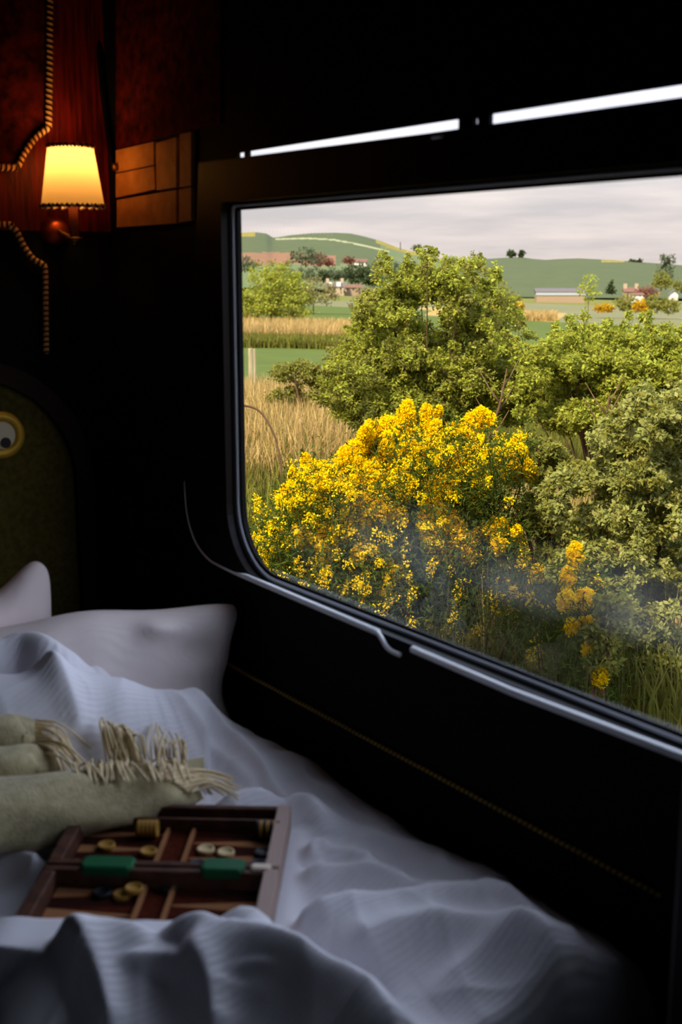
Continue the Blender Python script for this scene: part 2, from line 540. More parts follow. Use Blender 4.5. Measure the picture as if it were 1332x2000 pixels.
# small catch under the left ventilator slit
ct = MB()
cp = on(868, 266, 1, YW)
ct.box((cp.x-0.022, YW-0.012, cp.z-0.006), (cp.x+0.022, YW, cp.z+0.006), bev=0.003)
ct.tube([(cp.x-0.012, YW-0.014, cp.z), (cp.x-0.004, YW-0.022, cp.z-0.003), (cp.x+0.02, YW-0.022, cp.z-0.003)], 0.003, 8)
tag(ct.build('ventilator_catch', M_rail), 'small metal catch under the bright ventilator slit above the window', 'catch')
ct = MB(); cp = on(480, 316, 1, YW)
ct.lathe([(0.0, 0.010), (0.0045, 0.009), (0.005, 0.0)], 12, Matrix.Translation((cp.x, YW, cp.z)) @ Matrix.Rotation(math.radians(90), 4, 'X'))
tag(ct.build('ventilator_screw', M_rail, None, True), 'tiny bright screw head under the left end of the ventilator slit', 'screw')

# vertical post at the foot of the bed
pp = on(1309, 1700, 1, 1.02)
MB().box((pp.x, 1.02, -0.02), (pp.x+0.10, YW, 2.32), bev=0.012).build('partition', M_darkplate)
struct(bpy.data.objects['partition'], 'dark upright partition edge at the foot of the bed, right of the window')

# padded panels bordered by rope on the headboard wall, tiles on the window wall by the lamp
XF = XB + 0.012
def bw(px, py, x=XF):
    p = on(px, py, 0, x); return (p.y, p.z)
MX = Matrix(((0, 1, 0, 0), (1, 0, 0, 0), (0, 0, 1, 0), (0, 0, 0, 1)))   # plate drawn in (y, z), thickness along x
pad = [bw(-420, -260), bw(99, -260), bw(97, 60), bw(96, 248), bw(62, 280), bw(42, 312), bw(34, 327), bw(-420, 327)]
w = MB().plate([pad], XB, XB+0.016, M=MX); o = w.build('wall_panel', M_padding); struct(o, 'dark red padded wall panel left of the lamp')

w = MB().plate([[(-1.19, 0.0), (YW-0.001, 0.0), (YW-0.001, bw(150, 452, XB)[1]), (-1.19, bw(150, 452, XB)[1])]], XB, XB+0.004, M=MX)
struct(w.build('wall_panel_lower', M_black), 'dark lower panel of the headboard wall below the lamp')

def rope_mat(name, ca, cb, reps):
    m = mat(name, ca, 0.8, spec=0.1)
    n = m.node_tree.nodes; l = m.node_tree.links
    uv = n.new('ShaderNodeUVMap'); s_ = n.new('ShaderNodeSeparateXYZ')
    l.new(uv.outputs[0], s_.inputs[0])
    a = n.new('ShaderNodeMath'); a.operation = 'ADD'
    l.new(s_.outputs[0], a.inputs[0]); l.new(s_.outputs[1], a.inputs[1])
    f = n.new('ShaderNodeMath'); f.operation = 'FRACT'; l.new(a.outputs[0], f.inputs[0])
    g = n.new('ShaderNodeMath'); g.operation = 'GREATER_THAN'; g.inputs[1].default_value = 0.45; l.new(f.outputs[0], g.inputs[0])
    mx = n.new('ShaderNodeMix'); mx.data_type = 'RGBA'; mx.inputs[6].default_value = ca; mx.inputs[7].default_value = cb
    l.new(g.outputs[0], mx.inputs[0]); l.new(mx.outputs[2], n['Principled BSDF'].inputs['Base Color'])
    return m
M_rope = rope_mat('two_tone_piping', lin(60, 16, 10), lin(232, 178, 110), 1)
M_rope2 = rope_mat('two_tone_piping_gold', lin(24, 22, 14), lin(170, 140, 60), 1)
def rope(pts, r, name, label, m, pitch=0.0125):
    """corded piping: a lumpy twisted tube whose bands follow its length"""
    pts = [Vector(p) for p in pts]
    D = [0.0]
    for a, b in zip(pts, pts[1:]): D.append(D[-1] + (b-a).length)
    n = max(8, int(D[-1]/pitch*6))
    P = []
    for i in range(n+1):
        d = D[-1]*i/n
        k = 0
        while k < len(D)-2 and D[k+1] < d: k += 1
        t = (d-D[k])/max(1e-9, D[k+1]-D[k])
        P.append(pts[k].lerp(pts[k+1], t))
    rr = [r*(1+0.10*math.cos(2*math.pi*D[-1]*i/n/pitch)) for i in range(n+1)]
    N = 10
    b = MB().tube(P, rr, N)
    o = b.build(name, m, None, True)
    uvl = o.data.uv_layers.new(name='UVMap')
    for pl in o.data.polygons:
        for li in pl.loop_indices:
            vi = o.data.loops[li].vertex_index
            ring, k = divmod(vi, N)
            uvl.data[li].uv = (D[-1]*ring/n/pitch, 0.9*abs(k/N-0.5))
    return tag(o, label, 'piping')
def rp(pxs, x=XF+0.010, n=6): return [Vector(p) for p in spline([on(*q, 0, x) for q in pxs], n)]
rope(rp([(101, -200), (98, 0), (97, 120), (95, 244)]) + rp([(94, 250), (70, 268), (48, 298), (36, 322)]) + rp([(30, 327), (0, 327), (-300, 327)]), 0.0085,
     'corded_piping', 'red and cream corded piping edging the padded panel above the lamp', M_rope)
rope(rp([(-300, 438), (0, 438), (18, 441), (32, 452), (46, 480), (64, 505), (82, 516), (88, 530), (89, 600), (90, 690)]), 0.0075,
     'corded_piping', 'dim corded piping curving below the lamp down towards the headboard', M_rope)
ly = YW - 0.006
rope([on(*q, 1, ly) for q in ((440, 1294), (540, 1348), (800, 1487), (1180, 1690), (1290, 1749))], 0.0042, 'corded_piping', 'thin gold and black corded piping on the dark wall below the window', M_rope2, 0.012)

# dark strap / corner bead leaning on the corner by the lamp
cb = [on(*q, 1, YW-0.012) for q in ((188, 40), (196, 120), (203, 190), (212, 260), (222, 322))]
st = MB().tube(spline(cb, 6), 0.009, 8, flat=0.6)
o = st.build('leather_strap', M_reveal, None, True); tag(o, 'thin dark strap hanging in the corner right of the lit lamp', 'strap')
e = on(226, 326, 1, YW-0.014)
MB().lathe([(0, -0.010), (0.008, -0.008), (0.010, 0.0), (0.008, 0.008), (0, 0.010)], 14, Matrix.Translation(e)).build('strap_tip', M_brass, o, True)

w = MB().plate([[onp(227, -300, YW-0.004), onp(227, 292, YW-0.004), onp(345, 262, YW-0.004), onp(378, 254, YW-0.004), onp(430, 240, YW-0.004), onp(430, -300, YW-0.004)]], YW-0.005, YW)
struct(w.build('wall_panel_corner', M_padding), 'dark red wall panel above the tan tiles by the corner')
# tan tiles on the window wall
tiles = [((229, 294), (303, 277), (303, 322), (229, 337)), ((229, 340), (304, 325), (306, 370), (229, 386)), ((307, 280), (347, 268), (347, 366), (309, 372)),
         ((354, 262), (376, 258), (376, 362), (354, 366)), ((231, 391), (347, 371), (347, 436), (231, 444)), ((353, 370), (376, 366), (376, 430), (353, 434))]
w = MB()
for q in tiles:
    w.plate([[onp(*p, y=YW-0.006) for p in q]], YW-0.010, YW)
struct(w.build('wall_tiles', M_tan), 'tan tiles on the wall between the lamp and the window')

# two small brass-edged plates low on the window wall
for (x0, y0, x1, y1), lab in (((226, 970, 253, 1048), 'upper dark brass-edged socket plate on the wall above the pillow'), ((259, 1076, 289, 1158), 'lower dark brass-edged socket plate on the wall just above the pillow')):
    a = on(x0, (y0+y1)/2, 1, YW-0.008); b = on(x1, (y0+y1)/2, 1, YW-0.008)
    zt = on((x0+x1)/2, y0, 1, YW-0.008).z; zl = on((x0+x1)/2, y1, 1, YW-0.008).z
    e = empty('socket_plate', (a.x, YW, zl)); tag(e, lab, 'socket')
    fr_o = [(a.x, zl), (b.x, zl), (b.x, zt), (a.x, zt)]
    k = 0.006
    MB().plate([fr_o, [(a.x+k, zl+k), (b.x-k, zl+k), (b.x-k, zt-k), (a.x+k, zt-k)]], YW-0.009, YW).build('brass_frame', M_brass, e)
    MB().box((a.x+k, YW-0.006, zl+k), (b.x-k, YW, zt-k)).build('cover', M_darkplate, e)

# ------------------------------------------------------------------ wall lamp
def shade_mat():
    m = bpy.data.materials.new('cream_lampshade_cloth'); m.use_nodes = True
    n = m.node_tree.nodes; l = m.node_tree.links
    n.remove(n['Principled BSDF'])
    d = n.new('ShaderNodeBsdfDiffuse'); t = n.new('ShaderNodeBsdfTranslucent')
    d.inputs[0].default_value = (0.75, 0.62, 0.36, 1); t.inputs[0].default_value = (0.95, 0.72, 0.36, 1)
    mx = n.new('ShaderNodeMixShader'); mx.inputs[0].default_value = 0.6
    l.new(d.outputs[0], mx.inputs[1]); l.new(t.outputs[0], mx.inputs[2])
    l.new(mx.outputs[0], n['Material Output'].inputs[0])
    return m
lc = on(140, 345, 0, XB+0.115)      # centre of the shade
lamp = empty('wall_lamp', (XB+0.03, lc.y-0.045, on(108, 455, 0, XB+0.03).z)); tag(lamp, 'lit wall lamp with cream tapered shade on the red wooden wall', 'lamp')
zt = lc.z + 0.068; zl_ = lc.z - 0.068
T = Matrix.Translation((lc.x, lc.y, 0))
MB().lathe([(0.0735, zl_), (0.0525, zt)], 40, T).build('lamp_shade', shade_mat(), lamp, True)
for zz_, rr_, nm in ((zl_, 0.0738, 'lower_trim'), (zt, 0.0528, 'upper_trim')):
    b = MB()
    for k in range(40):
        a0 = 2*math.pi*k/40
        p = [(lc.x + rr_*math.cos(a0+j*0.05), lc.y + rr_*math.sin(a0+j*0.05), zz_ + (0.004 if j == 1 else -0.004)*0.5) for j in range(4)]
        b.tube(p, 0.0042, 6, mi=k % 2)
    b.build(nm, [mat('dark_red_braid', lin(96, 28, 14), 0.8), mat('cream_braid', lin(240, 205, 140), 0.8)], lamp, True)
b = MB()
b.tube([(lc.x, lc.y, zl_-0.075), (lc.x, lc.y, zl_+0.02)], 0.011, 14)
b.build('candle_stem', mat('ivory_candle_tube', lin(150, 70, 40), 0.6), lamp, True)
b = MB()
bp_ = on(108, 452, 0, XB+0.01)
b.lathe([(0.0, 0.034), (0.018, 0.032), (0.030, 0.022), (0.034, 0.008), (0.036, 0.0)], 28, Matrix.Translation((XB, bp_.y, bp_.z)) @ Matrix.Rotation(math.radians(90), 4, 'Y'))
b.build('back_plate', mat('copper_plate', lin(150, 62, 30), 0.4, 0.8), lamp, True)
b = MB()
b.tube(spline([(XB+0.03, bp_.y, bp_.z), (XB+0.07, bp_.y+0.02, bp_.z-0.02), (lc.x, lc.y, zl_-0.085), (lc.x, lc.y, zl_-0.07)], 6), 0.006, 10)
b.lathe([(0.002, zl_-0.084), (0.02, zl_-0.080), (0.022, zl_-0.072), (0.012, zl_-0.07)], 18, T)
b.build('arm', M_brass, lamp, True)
bm_ = bpy.data.materials.new('warm_bulb'); bm_.use_nodes = True
bm_.node_tree.nodes['Principled BSDF'].inputs['Emission Color'].default_value = (1.0, 0.55, 0.16, 1)
bm_.node_tree.nodes['Principled BSDF'].inputs['Emission Strength'].default_value = 3.5
b = MB(); b.lathe([(0.001, lc.z-0.03), (0.011, lc.z-0.024), (0.014, lc.z-0.008), (0.011, lc.z+0.01), (0.003, lc.z+0.028)], 16, T)
b.build('bulb', bm_, lamp, True)
ld = bpy.data.lights.new('lamp_light', 'POINT'); ld.energy = 0.72; ld.color = (1.0, 0.54, 0.19); ld.shadow_soft_size = 0.02
lo_ = bpy.data.objects.new('lamp_light', ld); COL.objects.link(lo_); lo_.location = (lc.x, lc.y, lc.z+0.035)

# ------------------------------------------------------------------ arched headboard and its round brass fitting
hb = empty('headboard', (XB, 0.9, 0.5)); tag(hb, 'arched olive green padded headboard with dark border on the back wall', 'headboard')
M_olive = mat('olive_velvet', lin(92, 82, 36), 0.9, col2=lin(74, 66, 28), scale=70, bump=0.2, spec=0.05)
M_border = mat('dark_headboard_border', lin(40, 28, 22), 0.6, spec=0.1)
ac, az, ar = 0.905, 1.035, 0.262
def arch(r, zb_):
    return [(ac - r, zb_), (ac + r, zb_)] + [(ac + r*math.cos(math.radians(t)), az + r*1.05*math.sin(math.radians(t))) for t in range(0, 181, 6)]
MB().plate([arch(ar+0.045, 0.505), arch(ar, 0.507)], XB+0.005, XB+0.034, M=MX).build('border', M_border, hb)
# padded face, softly domed
n_ = 24; V = []; F = []
lp = arch(ar-0.001, 0.455)
cen = (ac, 0.85)
for k in range(n_+1):
    t = k/n_
    for p in lp:
        V.append((XB + 0.012 + 0.030*(1-t**4), cen[0]+(p[0]-cen[0])*t, cen[1]+(p[1]-cen[1])*t))
L_ = len(lp)
for k in range(n_):
    for i in range(L_):
        j = (i+1) % L_
        F.append((k*L_+i, k*L_+j, (k+1)*L_+j, (k+1)*L_+i))
MB().add(V, F).build('padded_face', M_olive, hb, True)
xe = XB + 0.044
ec = on(2, 850, 0, xe)
ft = empty('round_fitting', (xe, ec.y, ec.z)); tag(ft, 'round brass ring with white disc and black crescent, like an eye, on the olive headboard', 'fitting')
RX = Matrix.Translation(ec) @ Matrix.Rotation(math.radians(90), 4, 'Y')
MB().lathe([(0.033, 0.004), (0.035, 0.010), (0.045, 0.013), (0.055, 0.010), (0.0575, 0.0)], 40, RX).build('brass_ring', mat('yellow_brass', lin(200, 158, 52), 0.45, 0.25, spec=0.2), ft, True)
ec2 = ec + Vector((0, 0.002, 0.0))
RX2 = Matrix.Translation(ec2) @ Matrix.Rotation(math.radians(90), 4, 'Y')
MB().lathe([(0.0, 0.006), (0.0335, 0.006), (0.0335, 0.0)], 36, RX2).build('white_disc', mat('cream_enamel', lin(226, 214, 178), 0.6, spec=0.1), ft)
b = MB()
b.lathe([(0.0335, 0.005), (0.0345, 0.0085), (0.0362, 0.0085), (0.037, 0.004)], 36, RX2)
b.build('black_outline', M_darkplate, ft, True)
RX3 = Matrix.Translation(ec2 + Vector((0.002, 0.006, -0.0185))) @ Matrix.Rotation(math.radians(90), 4, 'Y')
MB().lathe([(0.0, 0.008), (0.0125, 0.0078), (0.0135, 0.0)], 24, RX3).build('black_crescent', M_darkplate, ft)

# ------------------------------------------------------------------ bed
BX0, BX1, BY0, BY1 = -2.775, -0.99, 0.16, 1.275
bed = empty('bed', (-1.9, 0.7, 0.0)); tag(bed, 'single bed along the window wall under the white bedding', 'bed')
MB().box((BX0+0.01, BY0+0.03, -0.02), (BX1-0.05, BY1-0.02, 0.30), bev=0.02).build('bed_base', M_bedbase, bed)
MB().box((BX0, BY0, 0.30), (BX1-0.03, BY1-0.015, 0.50), bev=0.04).build('mattress', M_mattress, bed)

# duvet: heaped and folded cloth
def seg_dist(X, Y, pl):
    D = np.full(X.shape, 1e9); T_ = np.zeros(X.shape)
    acc = 0
    L = [math.dist(a, b) for a, b in zip(pl, pl[1:])]
    tot = sum(L)
    S = np.zeros(X.shape)
    for (a, b), ln in zip(zip(pl, pl[1:]), L):
        dx, dy = b[0]-a[0], b[1]-a[1]
        t = np.clip(((X-a[0])*dx + (Y-a[1])*dy)/(ln*ln+1e-12), 0, 1)
        qx, qy = a[0]+t*dx, a[1]+t*dy
        d = np.hypot(X-qx, Y-qy)
        sgn = np.sign(dx*(Y-a[1]) - dy*(X-a[0]))
        better = d < D
        D = np.where(better, d, D); S = np.where(better, sgn, S); T_ = np.where(better, (acc+t*ln)/tot, T_)
        acc += ln
    return D, S, T_

def noise2(X, Y, f, seed):
    r = np.random.default_rng(seed); o = np.zeros(X.shape)
    for k in range(7):
        a = r.uniform(0, 2*np.pi); ff = f*r.uniform(0.6, 1.5); ph = r.uniform(0, 6.28)
        o += np.sin((X*np.cos(a)+Y*np.sin(a))*ff + ph + 0.8*np.sin((X*np.sin(a)-Y*np.cos(a))*ff*0.6+ph*2))
    return o/7

# fold crests: pixel path on the photo, crest height z, amplitude, width towards camera side, width far side
FOLDS = [
    ([(-30, 1806), (60, 1792), (130, 1781), (260, 1786), (400, 1806), (520, 1822), (640, 1832)], 0.655, 0.060, 0.045, 0.05),
    ([(-30, 1895), (60, 1862), (130, 1840), (260, 1826), (400, 1822), (520, 1838), (640, 1880), (760, 1950), (820, 2010)], 0.69, 0.100, 0.085, 0.055),
    ([(530, 1810), (620, 1788), (700, 1765), (792, 1744), (932, 1738), (1080, 1790)], 0.640, 0.058, 0.05, 0.03),
    ([(560, 1697), (680, 1692), (820, 1706), (939, 1730)], 0.630, 0.042, 0.040, 0.03),
    ([(575, 1653), (624, 1632), (694, 1636), (735, 1664)], 0.640, 0.046, 0.032, 0.03),
    ([(400, 1560), (505, 1532), (590, 1532), (640, 1580)], 0.655, 0.045, 0.040, 0.04),
    ([(640, 1868), (764, 1818), (890, 1805), (1040, 1838), (1130, 1900)], 0.640, 0.058, 0.055, 0.05),
    ([(700, 1600), (830, 1660), (950, 1720)], 0.61, 0.018, 0.04, 0.04),
    ([(180, 1400), (330, 1402), (480, 1460), (545, 1500)], 0.635, 0.03, 0.05, 0.06),
    ([(330, 1440), (430, 1475), (500, 1520)], 0.625, 0.014, 0.02, 0.02),
    ([(380, 1420), (480, 1470), (560, 1540)], 0.625, 0.014, 0.018, 0.02),
    ([(-40, 1350), (40, 1338), (110, 1348), (165, 1385)], 0.76, 0.030, 0.03, 0.03),
    ([(20, 1232), (80, 1252), (115, 1290)], 0.84, 0.010, 0.03, 0.02),
    ([(-40, 1660), (30, 1665), (90, 1690)], 0.63, 0.035, 0.03, 0.03),
    ([(240, 1810), (300, 1850), (330, 1930)], 0.65, -0.020, 0.022, 0.022),
    ([(360, 1800), (410, 1825), (470, 1870)], 0.65, -0.022, 0.022, 0.025),
    ([(130, 1900), (190, 1950), (220, 2010)], 0.64, 0.030, 0.02, 0.03),
    ([(350, 1930), (400, 1960), (420, 2020)], 0.63, 0.030, 0.025, 0.03),
    ([(600, 1802), (720, 1788), (840, 1770), (960, 1772)], 0.60, -0.034, 0.022, 0.020),
    ([(540, 1862), (640, 1912), (740, 1972)], 0.60, -0.045, 0.04, 0.035),
    ([(636, 1668), (700, 1672), (745, 1692)], 0.60, -0.030, 0.018, 0.018),
    ([(790, 1728), (900, 1746), (985, 1756)], 0.60, -0.024, 0.016, 0.016),
    ([(-20, 1862), (60, 1828), (130, 1812)], 0.60, -0.034, 0.022, 0.022),
    ([(170, 1814), (260, 1812), (330, 1826)], 0.60, -0.028, 0.018, 0.018),
    ([(430, 1562), (500, 1560), (580, 1582)], 0.60, -0.034, 0.026, 0.024),
    ([(830, 1930), (1000, 1870), (1180, 1850)], 0.61, 0.022, 0.05, 0.03),
]
nu, nv = 420, 300
su = np.linspace(0, 1, nu); sv = np.linspace(0, 1, nv)
xs = -2.30 + (-0.965 + 2.30)*su**0.9
ys = BY0-0.03 + (1.292 - BY0 + 0.03)*sv
X, Y = np.meshgrid(xs, ys, indexing='ij')
H = np.zeros(X.shape)
HILLS = [
    ([(-60, 1222, .86), (40, 1212, .86), (110, 1240, .84), (178, 1298, .76)], 0.07, 0.07),
    ([(-60, 1322, .80), (60, 1304, .81), (170, 1300, .80), (300, 1343, .74), (400, 1386, .67), (480, 1440, .62)], 0.13, 0.07),
]
HB = np.zeros(X.shape)
for pts, wn, wf in HILLS:
    q_ = [(*tuple(on(px, py, 2, z_))[:2], z_-0.60) for px, py, z_ in pts]
    q_ = [tuple(p) for p in spline(q_, 6)]
    pl = [(p[0], p[1]) for p in q_]
    D, S, T_ = seg_dist(X, Y, pl)
    L_ = np.concatenate([[0], np.cumsum([math.dist(a, b) for a, b in zip(pl, pl[1:])])]); L_ /= L_[-1]
    A = np.interp(T_, L_, [p[2] for p in q_])
    m_ = len(pl)//2
    dx, dy = pl[m_+1][0]-pl[m_][0], pl[m_+1][1]-pl[m_][1]
    cs = np.sign(dx*(0-pl[m_][1]) - dy*(0-pl[m_][0]))
    HB = np.maximum(HB, A*np.exp(-(D/np.where(S == cs, wn, wf))**2))
H += HB
for pts, zc, A, wn, wf in FOLDS:
    pl = [tuple(on(px, py, 2, zc)[:2]) for px, py in pts]
    pl = [(p[0], p[1]) for p in spline(pl, 5)]
    D, S, T_ = seg_dist(X, Y, pl)
    # which side is nearer the camera
    W = np.where(S < 0, wn, wf)
    mid = pl[len(pl)//2]; nx = pl[min(len(pl)//2+1, len(pl)-1)]
    # direction test: camera at origin
    dx, dy = nx[0]-mid[0], nx[1]-mid[1]
    cam_side = np.sign(dx*(0-mid[1]) - dy*(0-mid[0]))
    W = np.where(S == cam_side, wn, wf)
    taper = np.clip(np.minimum(T_, 1-T_)*6, 0, 1)**0.7*0.75+0.25
    H += A*taper*np.exp(-(D/W)**1.6)*1.15
H += 0.012*noise2(X, Y, 16, 3) + 0.004*noise2(X, Y, 42, 4)
wx, wy = X+0.03*noise2(X, Y, 12, 8), Y+0.03*noise2(X, Y, 12, 9)
H += 0.006*np.clip(1-np.abs(noise2(wx*0.7+wy*0.5, wy, 15, 14))*3.2, 0, 1)**2 + 0.004*np.clip(1-np.abs(noise2(wx, wy, 26, 15))*3.0, 0, 1)**2
# hollow for the game case
Hb = np.zeros(X.shape)
base = 0.588
# rounded long edges and the drop over the foot
edge_w = np.clip((Y - 1.20)/(ys[-1]-1.20), 0, 1)
wob = 0.012*np.sin(X*9) + 0.008*np.sin(X*23+1)
H2 = base + H*(1-0.6*edge_w**2) + wob*edge_w - 0.085*(1-np.sqrt(np.clip(1-edge_w**2, 0, 1)))
foot = np.clip((X - (-1.03))/(xs[-1]+1.03), 0, 1)
H2 = H2 - 0.40*(1-np.sqrt(np.clip(1-foot**2.2, 0, 1)))
near = np.clip(((BY0+0.10)-Y)/0.13, 0, 1)
H2 = H2 - 0.30*(1-np.sqrt(np.clip(1-near**2, 0, 1)))
head = np.clip((-2.22 - X)/0.08, 0, 1)
H2 = H2 - 0.05*(1-np.sqrt(np.clip(1-head**2, 0, 1)))

# game case frame on the bed
CZ = 0.625
c0 = on(90, 1712, 2, CZ+0.02); c1 = on(545, 1722, 2, CZ+0.02)
ax_u = Vector((c1.x-c0.x, c1.y-c0.y, 0)); CL = ax_u.length; ax_u.normalize()
ax_v = Vector((-ax_u.y, ax_u.x, 0))           # towards the wall
CW = 0.215
def to_case(X, Y):
    return (X-c0.x)*ax_u.x + (Y-c0.y)*ax_u.y, (X-c0.x)*ax_v.x + (Y-c0.y)*ax_v.y
U_, Vv = to_case(X, Y)
du = np.maximum(np.maximum(-0.012-U_, U_-CL-0.012), 0); dv = np.maximum(np.maximum(-0.120-Vv, Vv-CW-0.012), 0)
inside = np.clip(1 - np.hypot(du, dv)/0.035, 0, 1)
inside = inside*inside*(3-2*inside)
H2 = H2*(1-inside) + (CZ-0.012)*inside*1.0 + 0.0
lap = np.clip(1-np.maximum(np.abs(U_-CL/2)-CL/2-0.01, 0)/0.05, 0, 1)*np.clip(1-np.maximum(np.abs(Vv+0.228)-0.036, 0)/0.022, 0, 1)
lap = lap*lap*(3-2*lap)
H2 = np.maximum(H2, (CZ+0.062+0.004*np.sin(U_*34)+0.002*np.sin(U_*71+1))*lap + H2*(1-lap))
V3 = np.stack([X, Y, H2], -1)
duvet = grid_obj('duvet', V3.reshape(-1, 3), nu, nv, M_duvet)
sm = duvet.modifiers.new('thickness', 'SOLIDIFY'); sm.thickness = 0.012; sm.offset = -1
tag(duvet, 'crumpled white ribbed cotton duvet covering the bed', 'duvet')

# pillows
def pillow(name, W, Hh, Tk, Mx, m, label, ears, seed, n=64, sag=0.0):
    u = np.sin(np.linspace(-1, 1, n)*np.pi/2); U, Vq = np.meshgrid(u, u, indexing='ij')
    # rounded-square outline, sides a little drawn in between puffy corners
    rc = 0.10
    x = U*W/2*np.sqrt(1-0.24*Vq**4)*(0.97+0.05*np.abs(Vq)**2)
    z = Vq*Hh/2*np.sqrt(1-0.24*U**4)*(0.95+0.08*np.abs(U)**2)
    th = Tk/2*np.clip((1-np.abs(U)**3)*(1-np.abs(Vq)**3), 0, 1)**0.42
    wr = 0.010*noise2(x, z, 22, seed) + 0.005*noise2(x, z, 55, seed+1)
    for (eu, ev, ex, ey, ez, w_) in ears:
        g = np.exp(-(((U-eu)**2+(Vq-ev)**2)/w_**2))
        x = x + ex*g; z = z + ez*g; 
        th = th*(1+0.15*g)
    z = z - sag*(1-U**2)*np.clip(Vq, 0, 1)
    rad = np.exp(-(np.minimum(1-np.abs(U), 1-np.abs(Vq))/0.35)**2)
    wr = wr*(0.6+1.2*rad)
    yo = np.zeros_like(x)
    for (eu, ev, ex, ey, ez, w_) in ears:
        yo = yo + ey*np.exp(-(((U-eu)**2+(Vq-ev)**2)/w_**2))
    A_ = np.stack([x, yo - th - wr*(th > 0.002), z], -1).reshape(-1, 3)
    B_ = np.stack([x, yo + th, z], -1).reshape(-1, 3)
    I = np.arange(n*n).reshape(n, n)
    F1 = np.stack([I[:-1, :-1], I[1:, :-1], I[1:, 1:], I[:-1, 1:]], -1).reshape(-1, 4)
    F2 = F1[:, ::-1] + n*n
    me = bpy.data.meshes.new(name)
    P = np.concatenate([A_, B_])
    fast_mesh(me, P, np.concatenate([F1, F2]))
    import bmesh
    bm = bmesh.new(); bm.from_mesh(me); bmesh.ops.remove_doubles(bm, verts=bm.verts, dist=0.0008); bmesh.ops.recalc_face_normals(bm, faces=bm.faces); bm.to_mesh(me); bm.free()
    me.materials.append(m)
    me.polygons.foreach_set('use_smooth', [True]*len(me.polygons))
    o = bpy.data.objects.new(name, me); COL.objects.link(o); o.matrix_world = Mx
    return tag(o, label, 'pillow')
def face_mx(c, yaw_deg, lean_deg, roll_deg=0):
    """local -y faces the room (+x) when yaw = 90; lean tips the top back"""
    return Matrix.Translation(c) @ Matrix.Rotation(math.radians(yaw_deg), 4, 'Z') @ Matrix.Rotation(math.radians(-lean_deg), 4, 'X') @ Matrix.Rotation(math.radians(roll_deg), 4, 'Y')
pillow('pillow', 0.80, 0.42, 0.19, face_mx((-2.325, 0.90, 0.618), 68, 12, -2), M_pillow,
       'white ribbed pillow with a puffy corner reaching towards the window', [(1, 1, 0.045, -0.02, 0.015, 0.24), (1, 0.05, -0.025, 0, 0, 0.38), (0.2, 1, 0, 0, 0.02, 0.35), (0.80, 0.55, 0, 0.03, 0, 0.13), (0.60, 0.85, 0, -0.02, 0, 0.10)], 11)
pillow('pillow', 0.62, 0.44, 0.17, face_mx((-2.52, 0.655, 0.68), 88, 8, 8), M_pink,
       'pale pinkish pillow with an upright pointed corner, behind at the left edge', [(0.93, 1, 0.01, 0.0, 0.07, 0.20), (0.55, 1, 0.0, 0.0, -0.02, 0.2)], 21)

# ------------------------------------------------------------------ wool throw with fringe
def roll(b, pxs, zc, rads, flat=0.7, n=18, seed=0):
    pts = [on(px, py, 2, z_) for (px, py), z_ in zip(pxs, zc)]
    P = spline([tuple(p) for p in pts], 8)
    R = [float(x[0]) for x in spline([(r_,) for r_ in rads], 8)]
    r_ = random.Random(seed)
    vs = []; fs = []
    N = len(P)
    for i, p in enumerate(P):
        t = np.array(P[min(i+1, N-1)]) - np.array(P[max(i-1, 0)]); t /= np.linalg.norm(t)
        w_ = np.array([-t[1], t[0], 0]); w_ /= np.linalg.norm(w_)
        for k in range(n):
            a = 2*math.pi*k/n
            wob_ = 1+0.07*math.sin(3*a+i*0.25+seed)+0.05*math.sin(5*a-i*0.4)
            q = p + w_*math.cos(a)*R[i]*wob_ + np.array([0, 0, 1])*math.sin(a)*R[i]*flat*wob_
            vs.append(q)
    for i in range(N-1):
        for k in range(n):
            k2 = (k+1) % n
            fs.append((i*n+k, i*n+k2, (i+1)*n+k2, (i+1)*n+k))
    fs.append(tuple(range(n))); fs.append(tuple((N-1)*n+k for k in range(n)))
    b.add(vs, fs)
thr_loc = on(60, 1560, 2, 0.62)
thr = empty('throw_blanket', thr_loc); tag(thr, 'sage wool throw blanket with cream fringe bunched on the bed', 'blanket')
b = MB()
roll(b, [(-620, 1700), (-380, 1655), (-160, 1622), (0, 1592), (130, 1570), (260, 1556), (340, 1550), (392, 1552)], [0.64, 0.66, 0.67, 0.67, 0.67, 0.665, 0.66, 0.65], [0.085, 0.095, 0.10, 0.092, 0.083, 0.068, 0.05, 0.012], 0.62, seed=1)
b.build('folded_roll', M_throw, thr, True)
b = MB()
roll(b, [(-620, 1525), (-380, 1512), (-160, 1500), (0, 1495), (60, 1488), (112, 1485)], [0.66, 0.68, 0.69, 0.69, 0.685, 0.68], [0.05, 0.055, 0.055, 0.052, 0.05, 0.034], 0.6, seed=2)
b.build('folded_roll', M_throw, thr, True)
b = MB()
roll(b, [(-620, 1445), (-380, 1438), (-160, 1432), (0, 1430), (40, 1430), (68, 1432)], [0.68, 0.70, 0.72, 0.72, 0.715, 0.71], [0.045, 0.05, 0.05, 0.05, 0.05, 0.046], 0.6, seed=3)
b.build('folded_roll', M_throw, thr, True)
b = MB()
roll(b, [(60, 1436), (120, 1434), (180, 1436), (232, 1450), (262, 1482)], [0.685, 0.685, 0.68, 0.67, 0.65], [0.048, 0.05, 0.05, 0.042, 0.02], 0.72, seed=4)
b.build('folded_flap', M_throw, thr, True)
b = MB()
roll(b, [(150, 1535), (260, 1518), (340, 1512)], [0.655, 0.65, 0.65], [0.05, 0.045, 0.02], 0.4, seed=6)
b.build('folded_roll', M_throw, thr, True)
b = MB()
c_ = [on(*q, 2, 0.672) for q in ((352, 1486), (398, 1478), (402, 1512), (350, 1516))]
